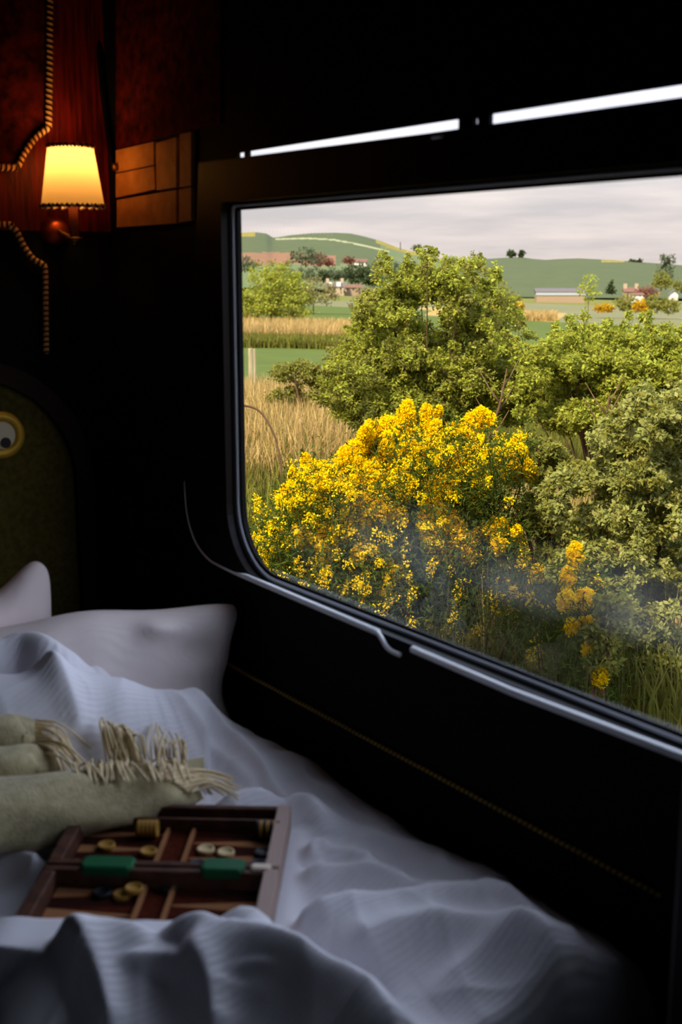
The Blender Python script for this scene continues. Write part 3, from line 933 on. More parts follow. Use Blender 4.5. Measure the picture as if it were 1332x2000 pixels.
b.add([c_[0], c_[1], c_[2], c_[3]] + [p + Vector((0, 0, -0.02)) for p in c_], [(0, 1, 2, 3), (7, 6, 5, 4), (0, 4, 5, 1), (1, 5, 6, 2), (2, 6, 7, 3), (3, 7, 4, 0)])
b.build('blanket_corner', M_throw, thr)
# fringe strands
rf = random.Random(5)
b = MB()
def strand(p0, p1, z0, z1, lift, r_=0.0019):
    a = on(*p0, 2, z0); c = on(*p1, 2, z1)
    m_ = (a+c)/2 + Vector((rf.uniform(-.012, .012), rf.uniform(-.012, .012), lift))
    b.tube(spline([tuple(a), tuple(m_), tuple(c)], 6), [r_]*12+[r_*0.6], 5)
for k in range(48):        # at the end of the front roll
    t = k/47
    strand((300+70*t+rf.uniform(-8, 8), 1512+38*t), (395+rf.uniform(-20, 75), 1518+40*t+rf.uniform(-8, 8)), 0.705-0.03*t, 0.645, 0.018)
for k in range(28):        # from the front lip of the upper flap, falling forward
    t = k/27
    strand((66+rf.uniform(-3, 3), 1406+66*t), (120+60*rf.random(), 1462+60*t), 0.735-0.04*t, 0.68, 0.022)
for k in range(46):        # round the nose of the flap
    t = k/45
    strand((196+58*t, 1404+36*t+rf.uniform(-4, 4)), (214+62*t+rf.uniform(-8, 14), 1486+10*rf.random()), 0.73-0.03*t, 0.66, 0.03)
for k in range(28):        # loose tuft on the duvet
    t = k/27
    strand((302+56*t+rf.uniform(-5, 5), 1418+32*t+rf.uniform(-10, 22)), (304+60*t+rf.uniform(-8, 8), 1506+rf.uniform(-6, 6)), 0.70, 0.665, 0.006)
for k in range(40):        # loops along the crest of the front roll
    t = k/39
    strand((150+200*t, 1500-4*t+rf.uniform(-6, 6)), (168+200*t+rf.uniform(-16, 16), 1524+rf.uniform(-4, 6)), 0.70, 0.715, 0.02)
o = b.build('fringe', M_fringe, thr, True); o['label'] = 'cream woollen fringe strands'

# ------------------------------------------------------------------ backgammon case
CM = Matrix(((ax_u.x, ax_v.x, 0, c0.x), (ax_u.y, ax_v.y, 0, c0.y), (0, 0, 1, CZ), (0, 0, 0, 1)))
CM = Matrix.Translation((0, 0, 0)) @ CM
M_case = mat('worn_brown_case', lin(90, 56, 40), 0.6, col2=lin(64, 38, 27), scale=40, spec=0.2)
M_rim2 = mat('pale_leather_edge', lin(176, 150, 138), 0.6, spec=0.2)
M_felt = mat('rust_felt', lin(84, 36, 22), 0.95, col2=lin(68, 28, 18), scale=90, spec=0.03)
M_lite = mat('tan_point', lin(156, 108, 72), 0.9, spec=0.03)
M_dark = mat('dark_brown_point', lin(50, 26, 22), 0.9, spec=0.03)
M_green = mat('green_leather', lin(14, 92, 52), 0.55, spec=0.2)
case = empty('backgammon_case', CM @ Vector((CL/2, 0, 0))); tag(case, 'open brown backgammon case lying on the duvet', 'board game')
CHT = 0.042
def tray(v0, v1, name, rail):
    b = MB(); t = 0.014
    b.box((0, v0, 0), (CL, v1, 0.012), M=CM)
    bf = b; e = empty(name, CM @ Vector((CL/2, (v0+v1)/2, 0))); e.parent = case; e.location = e.location - case.location
    b = MB()
    b.box((0, v0, 0.0), (CL, v0+t, CHT), M=CM, bev=0.003)
    b.box((0, v1-t, 0.0), (CL, v1, CHT), M=CM, bev=0.003)
    b.box((0, v0+t, 0.0), (t*1.5, v1-t, CHT), M=CM, bev=0.003)
    b.build('rim', M_case, e)
    b = MB(); b.box((CL-t*1.6, v0, 0.001), (CL+0.001, v1, CHT+0.002), M=CM, bev=0.003)
    b.build('pale_edge', M_rim2, e)
    # points
    a0, a1 = v0+t, v1-t
    if rail: a1 -= 0.030
    hgt = (a1-a0)/6
    for k in range(6):
        va, vb = a0+hgt*k, a0+hgt*(k+1)
        u0, u1 = t*1.5+0.002, CL*0.425
        bf.add([CM @ Vector(p) for p in ((u0, va, 0.0126), (u1, (va+vb)/2-0.002, 0.0126), (u1, (va+vb)/2+0.002, 0.0126), (u0, vb, 0.0126))], [(0, 1, 2, 3)], 1 if k % 2 else 2)
        u0, u1 = CL-t*1.6-0.002, CL*0.575
        bf.add([CM @ Vector(p) for p in ((u0, va, 0.0126), (u0, vb, 0.0126), (u1, (va+vb)/2+0.002, 0.0126), (u1, (va+vb)/2-0.002, 0.0126))], [(0, 1, 2, 3)], 2 if k % 2 else 1)
    bf.build('playing_field', [M_felt, M_lite, M_dark], e)
    b = MB()
    for u in (CL*0.44, CL*0.56):
        b.box((u-0.003, a0, 0.012), (u+0.003, a1, 0.020), M=CM)
    b.build('divider', M_lite, e)
    if rail:
        b = MB(); b.box((t*1.5, a1, 0.012), (CL-t*1.6, a1+0.005, CHT-0.006), M=CM); b.build('tray_rail', M_case, e)
    return e
tray(0.003, CW, 'rear_tray', True)
tray(-CW, -0.003, 'front_tray', False)
for u0, u1 in ((0.06, 0.145), (0.255, 0.325)):
    b = MB(); b.box((CL*u0/0.38, -0.018, CHT-0.012), (CL*u1/0.38, 0.020, CHT+0.006), M=CM, bev=0.006)
    b.build('green_hinge_strap', M_green, case)
b = MB(); b.box((CL*0.335/0.38, -0.010, CHT-0.008), (CL*0.368/0.38, 0.008, CHT+0.005), M=CM, bev=0.004)
b.build('ivory_latch', mat('ivory_plastic', lin(225, 205, 180), 0.5), case)
M_cream = mat('cream_checker', lin(220, 192, 142), 0.5, spec=0.2)
M_blk = mat('black_checker', lin(30, 30, 34), 0.45, spec=0.25)
M_blue = mat('slate_checker', lin(70, 76, 92), 0.5, spec=0.2)
M_yel = mat('yellow_checker', lin(170, 126, 54), 0.5, spec=0.2)
def checker(px, py, m, label, z=0.013, tip=None):
    c = on(px, py, 2, CZ+z)
    b = MB(); r_ = 0.0145; h_ = 0.0075
    M_ = Matrix.Translation(c)
    if tip: M_ = M_ @ Matrix.Rotation(math.radians(90), 4, Vector((-ax_u.y, ax_u.x, 0)))
    b.lathe([(0.0, 0.0), (r_*0.93, 0.0), (r_, h_*0.2), (r_, h_*0.8), (r_*0.93, h_), (r_*0.75, h_*0.93), (r_*0.7, h_*0.75), (0.0, h_*0.75)], 24, M_)
    o = b.build('checker', m, None, True, loc=c)
    return tag(o, label, 'game piece', 'backgammon checkers')
checker(402, 1664, M_cream, 'cream checker just right of the rear centre divider, left of its cream neighbour')
checker(441, 1670, M_cream, 'second cream checker right of the rear centre divider')
checker(514, 1670, M_blk, 'black checker at the right rim of the rear tray')
checker(505, 1694, M_blue, 'slate checker before the black one by the right rim')
checker(436, 1696, M_blk, 'black checker behind the right green strap')
checker(386, 1694, M_blue, 'slate checker at the foot of the rear centre divider')
checker(208, 1656, M_yel, 'yellow checker furthest back on the left rear points')
checker(290, 1668, M_yel, 'yellow checker left of the rear centre divider tip')
checker(236, 1690, M_yel, 'yellow checker behind the left green strap')
checker(146, 1694, M_yel, 'yellow checker in the left front corner of the rear tray')
checker(240, 1752, M_yel, 'yellow checker lying on the front tray left of its divider')
checker(262, 1740, M_yel, 'yellow checker overlapping another on the front tray', z=0.021)
checker(200, 1748, M_blk, 'black checker on the front tray left of the yellow pair')
checker(330, 1738, M_blk, 'black checker beside the front tray divider')
for k in range(7):
    checker(500+k*6.5, 1619+k*0.2, M_yel if k % 2 else M_blk, ('yellow' if k % 2 else 'black') + ' checker standing on edge in the rear storage slot, %s from the right rim' % ('seventh sixth fifth fourth third second first'.split()[k]), z=0.030, tip=True)
for k in range(5):
    checker(268+k*8, 1618, M_yel, 'yellow checker on edge in the rear storage slot, %s of the left row' % ('first second third fourth fifth'.split()[k]), z=0.030, tip=True)

# ================================================================== outside
def lerp_tab(x, tab):
    return np.interp(x, [t[0] for t in tab], [t[1] for t in tab])
def ground_z(x, y):
    """height of the land; y = distance from the track line, falling away from the embankment"""
    z = lerp_tab(y, [(1.4, -1.15), (2.4, -1.1), (3.6, -0.22), (6, -0.16), (9, -0.2), (14, -1.1), (22, -2.15), (34, -2.6), (60, -3.3), (120, -4.6), (220, -7.2), (330, -9.5), (520, -11), (900, -12)])
    return z + 0.06*np.sin(x*0.9+y*0.7)*np.clip((y-3)/3, 0, 1)*np.clip((40-y)/20, 0, 1)
def ground_at(px, py):
    d = ray(px, py); d = d/math.hypot(d.x, d.y)
    lo, hi = 1.6, 2500.0; t = lo
    prev = lo
    while t < hi:
        p = EYE + d*t
        if p.z < ground_z(p.x, p.y):
            a, c = prev, t
            for _ in range(40):
                m_ = (a+c)/2; p = EYE + d*m_
                if p.z < ground_z(p.x, p.y): c = m_
                else: a = m_
            p = EYE + d*c
            return Vector((p.x, p.y, float(ground_z(p.x, p.y))))
        prev = t; t *= 1.02
    p = EYE + d*hi
    return p

M_bank = mat('bank_soil_and_grass', lin(78, 74, 32), 0.95, col2=lin(104, 86, 48), scale=3.0, spec=0.02)
M_rough = mat('rough_grass', lin(92, 106, 44), 0.95, col2=lin(128, 116, 64), scale=1.2, spec=0.02)
M_field = mat('green_crop', lin(82, 94, 44), 0.95, col2=lin(90, 101, 47), scale=0.25, spec=0.02)
M_fieldb = mat('haze_tinted_crop', lin(80, 88, 60), 0.95, col2=lin(86, 93, 63), scale=0.1, spec=0.02)  # hill crop with distance haze greyed into its base colour
M_straw = mat('straw_grass', lin(176, 148, 86), 0.95, col2=lin(150, 128, 74), scale=0.6, spec=0.02)
M_stub = mat('greyish_stubble', lin(122, 116, 84), 0.95, col2=lin(110, 112, 78), scale=0.1, spec=0.02)
M_plough = mat('red_ploughed_soil', lin(136, 98, 74), 0.95, col2=lin(126, 96, 72), scale=0.05, spec=0.02)
M_track = mat('pale_track', lin(150, 150, 112), 0.95, spec=0.02)
M_gorsehill = mat('gorse_hillside', lin(104, 106, 62), 0.95, col2=lin(158, 134, 48), scale=0.09, spec=0.02)
M_scrub = mat('scrubby_slope', lin(92, 108, 74), 0.95, col2=lin(108, 110, 74), scale=0.05, spec=0.02)

# ground mesh: rows by distance from the track, columns along it
yy = np.concatenate([np.array([1.36, 1.6, 2.0, 2.4, 2.8, 3.2, 3.6, 4.0]), np.geomspace(4.4, 900, 150)])
uu = np.linspace(-3.2, 0.75, 160)
V = []; 
for y_ in yy:
    half = uu*(y_+6)
    zz_ = ground_z(half, np.full_like(half, y_))
    V.append(np.stack([half, np.full_like(half, y_), zz_], -1))
V = np.array(V)
mi = []
for i in range(len(yy)-1):
    for j in range(len(uu)-1):
        c = (V[i, j]+V[i+1, j+1])/2
        y_ = c[1]
        d = c - np.array(EYE)
        r_ = d.dot(np.array(RGT)); f_ = d.dot(np.array(FWD))
        px = 666 + FPX*r_/f_ if f_ > 0 else 0
        if y_ < 9: k = 0
        elif y_ < 17: k = 1
        elif px < 830:
            k = 2 if y_ < 37 else (1 if y_ < 44 else (3 if y_ < 52 else (2 if y_ < 110 else (4 if y_ < 150 else 1))))
        else:
            k = 2 if y_ < 92 else (3 if (y_ < 125 and px < 1100) else (4 if y_ < 210 else 1))
        mi.append(k)
gr = grid_obj('ground', V.reshape(-1, 3), len(yy), len(uu), [M_bank, M_rough, M_field, M_straw, M_stub], mi=mi)
struct(gr, 'grassy bank and flat fields beyond the train')

# hills: lofted from their foot to the skyline, then falling away behind
def hill(name, label, sky, foot, d0, d1, mats, zone, rows=44, power=1.0):
    pxs = np.linspace(sky[0][0], sky[-1][0], 150)
    V = []
    mi = []
    R_ = rows + 8
    for px in pxs:
        ps = lerp_tab(px, sky); pf = lerp_tab(px, foot)
        top = np.array(at(px, ps, d1)); bot = np.array(at(px, pf, d0))
        for k in range(R_):
            if k <= rows:
                t = k/rows
                q = bot + (top-bot)*t
                # rounded profile, steeper in the middle
                q[2] = bot[2] + (top[2]-bot[2])*(t*0.55 + 0.45*math.sin(t*math.pi/2))
            else:
                t = (k-rows)/8
                dirn = (top-bot); dirn[2] = 0
                q = top + dirn*t*0.6; q[2] = top[2] - (top[2]-bot[2])*t*t
            V.append(q)
    for i in range(len(pxs)-1):
        for k in range(R_-1):
            c = (np.array(V[i*R_+k])+np.array(V[(i+1)*R_+k+1]))/2 - np.array(EYE)
            f_ = c.dot(np.array(FWD))
            mi.append(zone((pxs[i]+pxs[i+1])/2, 1000-FPX*c.dot(np.array(UPV))/f_ if k < rows else -1))
    o = grid_obj(name, np.array(V), len(pxs), R_, mats, mi=mi)
    return struct(o, label)
skyL = [(250, 480), (465, 455), (495, 453), (520, 456), (533, 464), (545, 463), (570, 459), (610, 455.5), (655, 454.5), (685, 456), (712, 462), (745, 471), (775, 483), (800, 490), (825, 493), (842, 505), (870, 520), (900, 535)]
footL = [(250, 556), (900, 572)]
def zoneL(px, py):
    sk = lerp_tab(px, skyL)
    tr = lerp_tab(px, [(300, 470), (545, 467), (600, 465.5), (650, 468), (690, 475), (740, 487), (790, 498), (840, 508)])
    if py < 0: return 4
    if px < 500 and py < 462 and px > 455: return 2
    if px < 655 and 493 + max(0, px-560)*0.08 < py < 517: return 3
    if py > 517: return 4
    if 540 < px < 760 and abs(py-tr) < 1.4: return 1
    if px > 735 and py < sk + 7: return 2
    if px > 745: return 4
    return 0
hill('hill', 'long green hill on the left skyline with a red ploughed field', skyL, footL, 520, 1300, [M_fieldb, M_track, M_gorsehill, M_plough, M_scrub], zoneL)
skyM = [(835, 530), (850, 508), (866, 503), (884, 500), (900, 507), (918, 512), (940, 530), (950, 545)]
hill('hill', 'small scrubby hump on the skyline between the two green hills', skyM, [(820, 560), (960, 560)], 480, 900, [M_scrub], lambda px, py: 0)
skyR = [(800, 530), (850, 520), (905, 511), (945, 506), (985, 503.5), (1020, 502.5), (1040, 505.5), (1065, 507.5), (1100, 505.5), (1130, 504.5), (1160, 506), (1200, 508), (1240, 511), (1280, 514), (1332, 518), (1480, 530)]
hill('hill', 'wide haze-tinted green cropped hill on the right skyline', skyR, [(800, 578), (1480, 585)], 430, 800, [M_fieldb, M_gorsehill], lambda px, py: 1 if (1175 < px < 1222 and py < 512) else 0)

# ------------------------------------------------------------------ foliage builders
def rand_frames(N, r, up=0.4):
    nrm = r.normal(size=(N, 3)); nrm[:, 2] = np.abs(nrm[:, 2])*(1+up) 
    nrm /= np.linalg.norm(nrm, axis=1)[:, None]
    t = r.normal(size=(N, 3)); t -= nrm*np.sum(t*nrm, 1)[:, None]; t /= np.linalg.norm(t, axis=1)[:, None]
    return nrm, t, np.cross(nrm, t)
def leaf_quads(P, size, r, asp=0.55, up=0.4, droop=0.15):
    N = len(P)
    nrm, t, b = rand_frames(N, r, up)
    s = (size*r.uniform(0.6, 1.35, N))[:, None]
    return np.stack([P, P + t*s*0.5 + b*s*asp*0.5, P + t*s - nrm*s*droop, P + t*s*0.5 - b*s*asp*0.5], 1)

def blob_points(c, rad, N, r, ncl=30, spread=0.12, shell=0.45, flatb=0.6):
    """leaf positions along outward twigs all through an ellipsoid; rad=(rx,ry,rz); also the twig each leaf sits on"""
    d = r.normal(size=(ncl, 3)); d /= np.linalg.norm(d, axis=1)[:, None]
    d[:, 2] = np.where(d[:, 2] < 0, d[:, 2]*flatb, d[:, 2])
    cc = d*(shell + (0.95-shell)*r.random((ncl, 1))**0.6)
    tw = d*0.7 + np.array([0, 0, 0.75]) + r.normal(size=(ncl, 3))*0.45
    tw /= np.linalg.norm(tw, axis=1)[:, None]
    ln = r.uniform(0.18, 0.5, ncl)
    k = r.integers(0, ncl, N)
    t = r.random(N)
    P = cc[k] + tw[k]*(ln[k]*(t-0.25))[:, None] + r.normal(size=(N, 3))*(spread*(1.15-0.75*t))[:, None]
    return np.array(c) + P*np.array(rad), k

LEAF_BRIGHT = leafmat('spring_hawthorn_leaves', [lin(122, 128, 40), lin(166, 164, 64), lin(142, 146, 52), lin(184, 180, 82)], 0.45)
LEAF_MID = leafmat('mid_green_leaves', [lin(104, 108, 44), lin(144, 140, 64), lin(122, 122, 54), lin(164, 156, 80)], 0.4)
LEAF_PALE = leafmat('pale_dusty_leaves', [lin(130, 136, 66), lin(166, 164, 92), lin(146, 150, 78), lin(182, 176, 110)], 0.4)
LEAF_DARK = leafmat('dark_evergreen_leaves', [lin(56, 66, 42), lin(74, 84, 54), lin(64, 74, 48)], 0.25)  # distance haze lightened into the colours of the dark, reddish and grey far trees
LEAF_YELL = leafmat('yellow_green_leaves', [lin(146, 154, 54), lin(182, 182, 74), lin(132, 144, 50), lin(196, 192, 90)], 0.4)
LEAF_BROWN = leafmat('brownish_twigs_and_buds', [lin(112, 106, 64), lin(132, 120, 74), lin(96, 96, 58)], 0.3)
LEAF_RED = leafmat('reddish_tree_leaves', [lin(138, 92, 76), lin(122, 82, 68), lin(150, 104, 86)], 0.3)
LEAF_GREY = leafmat('grey_green_leaves', [lin(88, 98, 72), lin(104, 110, 80), lin(78, 90, 66)], 0.3)
LEAF_GORSE = leafmat('gorse_needles', [lin(46, 62, 22), lin(70, 84, 30), lin(58, 72, 26), lin(84, 92, 40)], 0.25)
PETAL = leafmat('gorse_petals', [lin(242, 198, 2), lin(254, 220, 10), lin(248, 208, 4), lin(255, 228, 32)], 0.35)
PETAL_FAR = leafmat('far_gorse_petals', [lin(190, 140, 20), lin(216, 168, 30), lin(110, 104, 40)], 0.3)
M_bark = mat('twig_bark', lin(86, 62, 44), 0.9, col2=lin(112, 88, 64), scale=12, spec=0.05)
M_stemg = mat('gorse_stem', lin(70, 66, 34), 0.9, spec=0.05)
GRASS_STRAW = leafmat('dry_grass_blades', [lin(186, 156, 96), lin(158, 128, 76), lin(206, 176, 118), lin(140, 124, 66)], 0.3)
GRASS_GREEN = leafmat('green_grass_blades', [lin(94, 98, 36), lin(124, 120, 50), lin(80, 86, 32), lin(142, 130, 66)], 0.35)

def bush(name, base, blobs, mlist, nleaf, size, label, cat='bush', seed=1, stems=6, group=None, up=0.4, ncl=40, spread=0.14, stem_r=0.02):
    """blobs: (dx, dy, dz, rx, ry, rz) round the base; leaves split by volume"""
    r = np.random.default_rng(seed)
    e = empty(name, base); tag(e, label, cat, group)
    vol = np.array([b_[3]*b_[4]*b_[5] for b_ in blobs])**0.7; vol /= vol.sum()
    Q = []; MI = []
    for b_, v_ in zip(blobs, vol):
        N = int(nleaf*v_)
        nc_ = max(8, int(ncl*min(1.6, v_*len(blobs))))
        P, k_ = blob_points(np.array(base)+np.array(b_[:3]), b_[3:6], N, r, ncl=nc_, spread=spread)
        Q.append(leaf_quads(P, size, r, up=up))
        if isinstance(mlist, list): MI.append(r.integers(0, len(mlist), nc_)[k_])
    Q = np.concatenate(Q)
    quads_obj('foliage', Q, mlist, e, loc=base, mi=np.concatenate(MI) if MI else None)
    if stems:
        b = MB(); rr = random.Random(seed)
        for k in range(stems):
            b_ = blobs[k % len(blobs)]
            tip = Vector(base) + Vector(b_[:3]) + Vector((rr.uniform(-.6, .6)*b_[3], rr.uniform(-.6, .6)*b_[4], rr.uniform(0.1, .7)*b_[5]))
            b0 = Vector(base) + Vector((rr.uniform(-.2, .2)*b_[3], rr.uniform(-.2, .2)*b_[4], -0.05))
            mid = b0.lerp(tip, 0.5) + Vector((rr.uniform(-.12, .12)*b_[3], rr.uniform(-.12, .12)*b_[4], 0))
            b.tube(spline([tuple(b0), tuple(mid), tuple(tip)], 5), [stem_r*(1-0.75*i/10) for i in range(11)], 6)
        b.build('stems', M_bark, e, True)
    return e

# size of a thing in metres from its extent in the photograph at its real distance
def px2m(p, n): return n*(Vector(p)-EYE).dot(FWD)/FPX
RG = Vector((RGT.x, RGT.y, 0)).normalized(); FG = Vector((FWD.x, FWD.y, 0)).normalized()
def rel(r_, f_, u_): v = RG*r_ + FG*f_; return (v.x, v.y, u_)
def blob_px(base, px, py, rx, ry, depth=1.0, fwd=0.0):
    """ellipsoid seen at (px,py) with pixel radii rx, ry, standing fwd metres behind the base"""
    dist = math.hypot(base[0], base[1]) + fwd
    c = at(px, py, dist)
    s_ = px2m(c, 1.0)
    v = c - Vector(base)
    return (v.x, v.y, v.z, rx*s_, rx*s_*depth, ry*s_)

# ------------------------------------------------------------------ near gorse in flower
def gorse(name, label, base_px, dist, spikes, nsmall, area, nneedle, seed, stemcount=26, blob_scale=1.0):
    r = np.random.default_rng(seed); rr = random.Random(seed)
    bp = at(*base_px, dist); base = Vector((bp.x, bp.y, float(ground_z(bp.x, bp.y))))
    e = empty(name, base); tag(e, label, 'gorse bush', 'flowering gorse')
    fl = []; axes = []
    for (x0, y0, x1, y1, w_, dd) in spikes:
        a = np.array(at(x0, y0, dist+dd)); c = np.array(at(x1, y1, dist+dd+0.02))
        axes.append((a, c, w_))
    for k in range(nsmall):
        x0, y0 = area(rr)
        dd = rr.uniform(-0.45, 0.35)
        ln = rr.uniform(5, 20)
        a = np.array(at(x0, y0, dist+dd)); c = np.array(at(x0+rr.uniform(-8, 8), y0+ln, dist+dd))
        axes.append((a, c, -rr.uniform(6, 13)))      # loose tuft of scattered florets
    for k in range(nsmall//8):          # shorter flower heads between the long ones
        x0, y0, x1, y1, w_, dd = rr.choice(spikes)
        x0 += rr.uniform(-34, 34); y0 += rr.uniform(5, 60)
        if y0 > 1040: continue
        a = np.array(at(x0, y0, dist+dd-rr.uniform(-.1, .15))); c = np.array(at(x0+rr.uniform(-10, 10), y0+rr.uniform(18, 40), dist+dd))
        axes.append((a, c, rr.uniform(7, 13)))
    for a, c, w_ in axes:
        L = np.linalg.norm(c-a); R_ = px2m(a, abs(w_))*1.3
        n = int(28 + 1700*L*R_*270)
        n = min(n, 3200)
        if w_ < 0: n = int(r.integers(14, 44))
        t = r.random(n)**0.9
        rad = R_*(0.35+0.65*np.minimum(1, t*2.2+0.15))
        d = r.normal(size=(n, 3)); d /= np.linalg.norm(d, axis=1)[:, None]
        P = a + (c-a)*t[:, None] + d*(rad*r.uniform(0.55, 1.05, n))[:, None]
        # each blossom: a standard and two wings
        for _ in range(2):
            fl.append(leaf_quads(P + r.normal(size=P.shape)*0.002, 0.0090*blob_scale, r, asp=0.95, up=0.0, droop=0.35))
    Q = np.concatenate(fl)
    quads_obj('blossom', Q, PETAL, e, loc=base)
    # needles along stems leading to each spike
    nd = []; st = MB()
    for i, (a, c, w_) in enumerate(axes):
        tip = Vector(a)
        root = base + Vector((rr.uniform(-.25, .25), rr.uniform(-.25, .25), -0.04))
        mid = root.lerp(tip, 0.55) + Vector((rr.uniform(-.08, .08), rr.uniform(-.08, .08), rr.uniform(-.05, .1)))
        S_ = spline([tuple(root), tuple(mid), tuple(tip)], 6)
        if i < 90:
            st.tube(S_, [0.006*(1-0.7*k/12) for k in range(13)], 5)
        S_ = np.array(S_)
        n = int(nneedle/len(axes))
        t = r.random(n)**0.55*12
        k0 = np.clip(t.astype(int), 0, 11); fr = (t-k0)[:, None]
        P = S_[k0]*(1-fr) + S_[k0+1]*fr
        P = P + r.normal(size=P.shape)*0.05
        nd.append(leaf_quads(P, 0.038, r, asp=0.18, up=0.3, droop=0.0))
    quads_obj('needles', np.concatenate(nd), LEAF_GORSE, e, loc=base)
    st.build('stems', M_stemg, e, True)
    return e
SP_MAIN_L = [ # x tip, y tip, x foot, y foot, half width px, depth offset
    (766, 822, 724, 862, 20, 0.15), (722, 822, 716, 850, 7, 0.1), (706, 868, 672, 900, 18, 0.0), (708, 908, 738, 950, 22, -0.05), (770, 880, 860-80, 953, 15, 0.05), (806, 912, 822, 940, 20, 0.05),
    (637, 912, 622, 952, 16, 0.0), (696, 978, 752, 1000, 24, -0.15), (742, 966, 742, 1010, 16, -0.1), (612, 1017, 600, 1060, 14, -0.2), (634, 1027, 640, 1088, 17, -0.25), (682, 1017, 660, 1046, 20, -0.2),
    (596, 886, 598, 920, 8, 0.1), (627, 955, 606, 975, 14, -0.05), (573, 912, 568, 945, 6, 0.0), (727, 970, 720, 1010, 14, -0.1), (676, 905, 668, 940, 12, 0.05), (740, 895, 722, 930, 15, 0.05),
    (740, 830, 728, 850, 12, 0.12), (668, 985, 660, 1000, 10, -0.1), (702, 1068, 700, 1090, 12, -0.3), (555, 950, 548, 980, 8, 0.0), (660, 940, 690, 975, 14, 0.0)]
SP_MAIN_R = [
    (796, 786, 790, 848, 15, 0.2), (833, 794, 836, 830, 12, 0.2), (857, 795, 858, 808, 6, 0.2), (942, 802, 906, 850, 17, 0.2), (930, 806, 958, 822, 12, 0.2), (853, 824, 838, 905, 17, 0.1), (1020, 854, 968, 908, 13, 0.1),
    (882, 872, 902, 948, 15, 0.0), (940, 872, 914, 940, 20, 0.0), (772, 878, 770, 940, 13, 0.1), (806, 912, 826, 940, 18, 0.05), (862, 936, 842, 980, 20, -0.2), (858, 985, 866, 1080, 24, -0.2), (830, 1000, 846, 1060, 18, -0.2),
    (920, 966, 922, 1004, 15, -0.1), (946, 934, 950, 968, 14, 0.0), (914, 1066, 916, 1092, 15, -0.2), (984, 1022, 958, 1040, 16, -0.2), (976, 1056, 972, 1072, 12, -0.25), (886, 1010, 900, 1060, 16, -0.2), (880, 905, 890, 925, 12, 0.0),
    (826, 878, 836, 900, 10, 0.1), (888, 826, 886, 850, 8, 0.2), (780, 1112, 776, 1120, 10, -0.3), (868, 872, 872, 890, 8, 0.1), (800, 860, 812, 900, 12, 0.1), (930, 1035, 926, 1060, 10, -0.2), (765, 925, 770, 955, 12, 0.0)]
def area_l(rr):
    while True:
        x, y = rr.uniform(495, 800), rr.uniform(900, 1185)
        if y > 1260 - (x-480)*1.1 - 330 and y < 1110 + (x-500)*0.42 and (x > 560 or y > 960): return x, y
def area_r(rr):
    while True:
        x, y = rr.uniform(770, 1030), rr.uniform(830, 1240)
        if y < 1110 + (x-500)*0.42: return x, y
gorse('gorse_bush', 'big yellow gorse bush at lower left of the window view, nearer the window corner', (640, 1180), 5.6, SP_MAIN_L, 440, area_l, 46000, 31)
gorse('gorse_bush', 'tall yellow gorse bush in the middle of the view, right of the other large gorse', (880, 1200), 5.7, SP_MAIN_R, 300, area_r, 46000, 32)
SP_SM = [(1125, 1066, 1122, 1092, 13, 0), (1110, 1112, 1108, 1140, 13, 0), (1107, 1160, 1108, 1182, 15, -0.1), (1147, 1158, 1140, 1174, 14, -0.05), (1117, 1212, 1114, 1232, 10, -0.15), (1152, 1212, 1142, 1222, 12, -0.1),
         (1153, 1256, 1150, 1276, 11, -0.2), (1176, 1308, 1172, 1328, 12, -0.25), (1168, 1236, 1168, 1244, 8, -0.2), (1178, 1205, 1176, 1212, 7, -0.1)]
gorse('gorse_bush', 'slender gorse sprig with yellow tufts low on the right of the view', (1160, 1390), 4.7, SP_SM, 6, lambda rr: (rr.uniform(1090, 1180), rr.uniform(1090, 1300)), 3600, 33)
gorse('gorse_bush', 'small yellow gorse tuft just above the dark bank right of the large gorse', (1046, 1300), 5.0, [(1050, 1108, 1046, 1130, 12, 0.3), (1040, 1276, 1052, 1290, 15, 0), (1012, 1030, 1008, 1040, 7, 0.3), (1000, 1150, 1006, 1160, 6, 0.1)], 9, lambda rr: (rr.uniform(985, 1070), rr.uniform(1110, 1280)), 3500, 34)

# ------------------------------------------------------------------ bushes on the bank
def inside_poly(x, y, poly):
    c = False; n = len(poly)
    for i in range(n):
        (x1, y1), (x2, y2) = poly[i], poly[i-1]
        if (y1 > y) != (y2 > y) and x < (x2-x1)*(y-y1)/(y2-y1)+x1: c = not c
    return c
def clumps(base, poly, n, rmin, rmax, depth, seed):
    """leafy clumps of uneven size filling a crown of the given outline, spread in depth"""
    rr = random.Random(seed); o = []
    x0, x1 = min(p[0] for p in poly), max(p[0] for p in poly); y0, y1 = min(p[1] for p in poly), max(p[1] for p in poly)
    while len(o) < n:
        x, y = rr.uniform(x0, x1), rr.uniform(y0, y1)
        r_ = rr.uniform(rmin, rmax)
        if not inside_poly(x, y, poly): continue
        if not (inside_poly(x-r_*.5, y, poly) and inside_poly(x+r_*.5, y, poly) and inside_poly(x, y-r_*.5, poly)):
            r_ = rmin*0.7
        o.append(blob_px(base, x, y, r_, r_*rr.uniform(0.6, 1.0), rr.uniform(.8, 1.3), rr.uniform(-depth, depth)))
    ym = (y0+y1)/2
    for (a, b) in zip(poly, poly[1:]+poly[:1]):       # young shoots standing out of the top
        if max(a[1], b[1]) < ym:
            for k in range(3):
                t = rr.random(); x = a[0]+(b[0]-a[0])*t; y = a[1]+(b[1]-a[1])*t
                o.append(blob_px(base, x, y+rr.uniform(-6, 14), rr.uniform(6, 13), rr.uniform(18, 34), 1.0, rr.uniform(-depth, depth)*.6))
    return o
b0 = ground_at(830, 900); b0 = at(830, 860, 9.5); b0 = Vector((b0.x, b0.y, float(ground_z(b0.x, b0.y))))
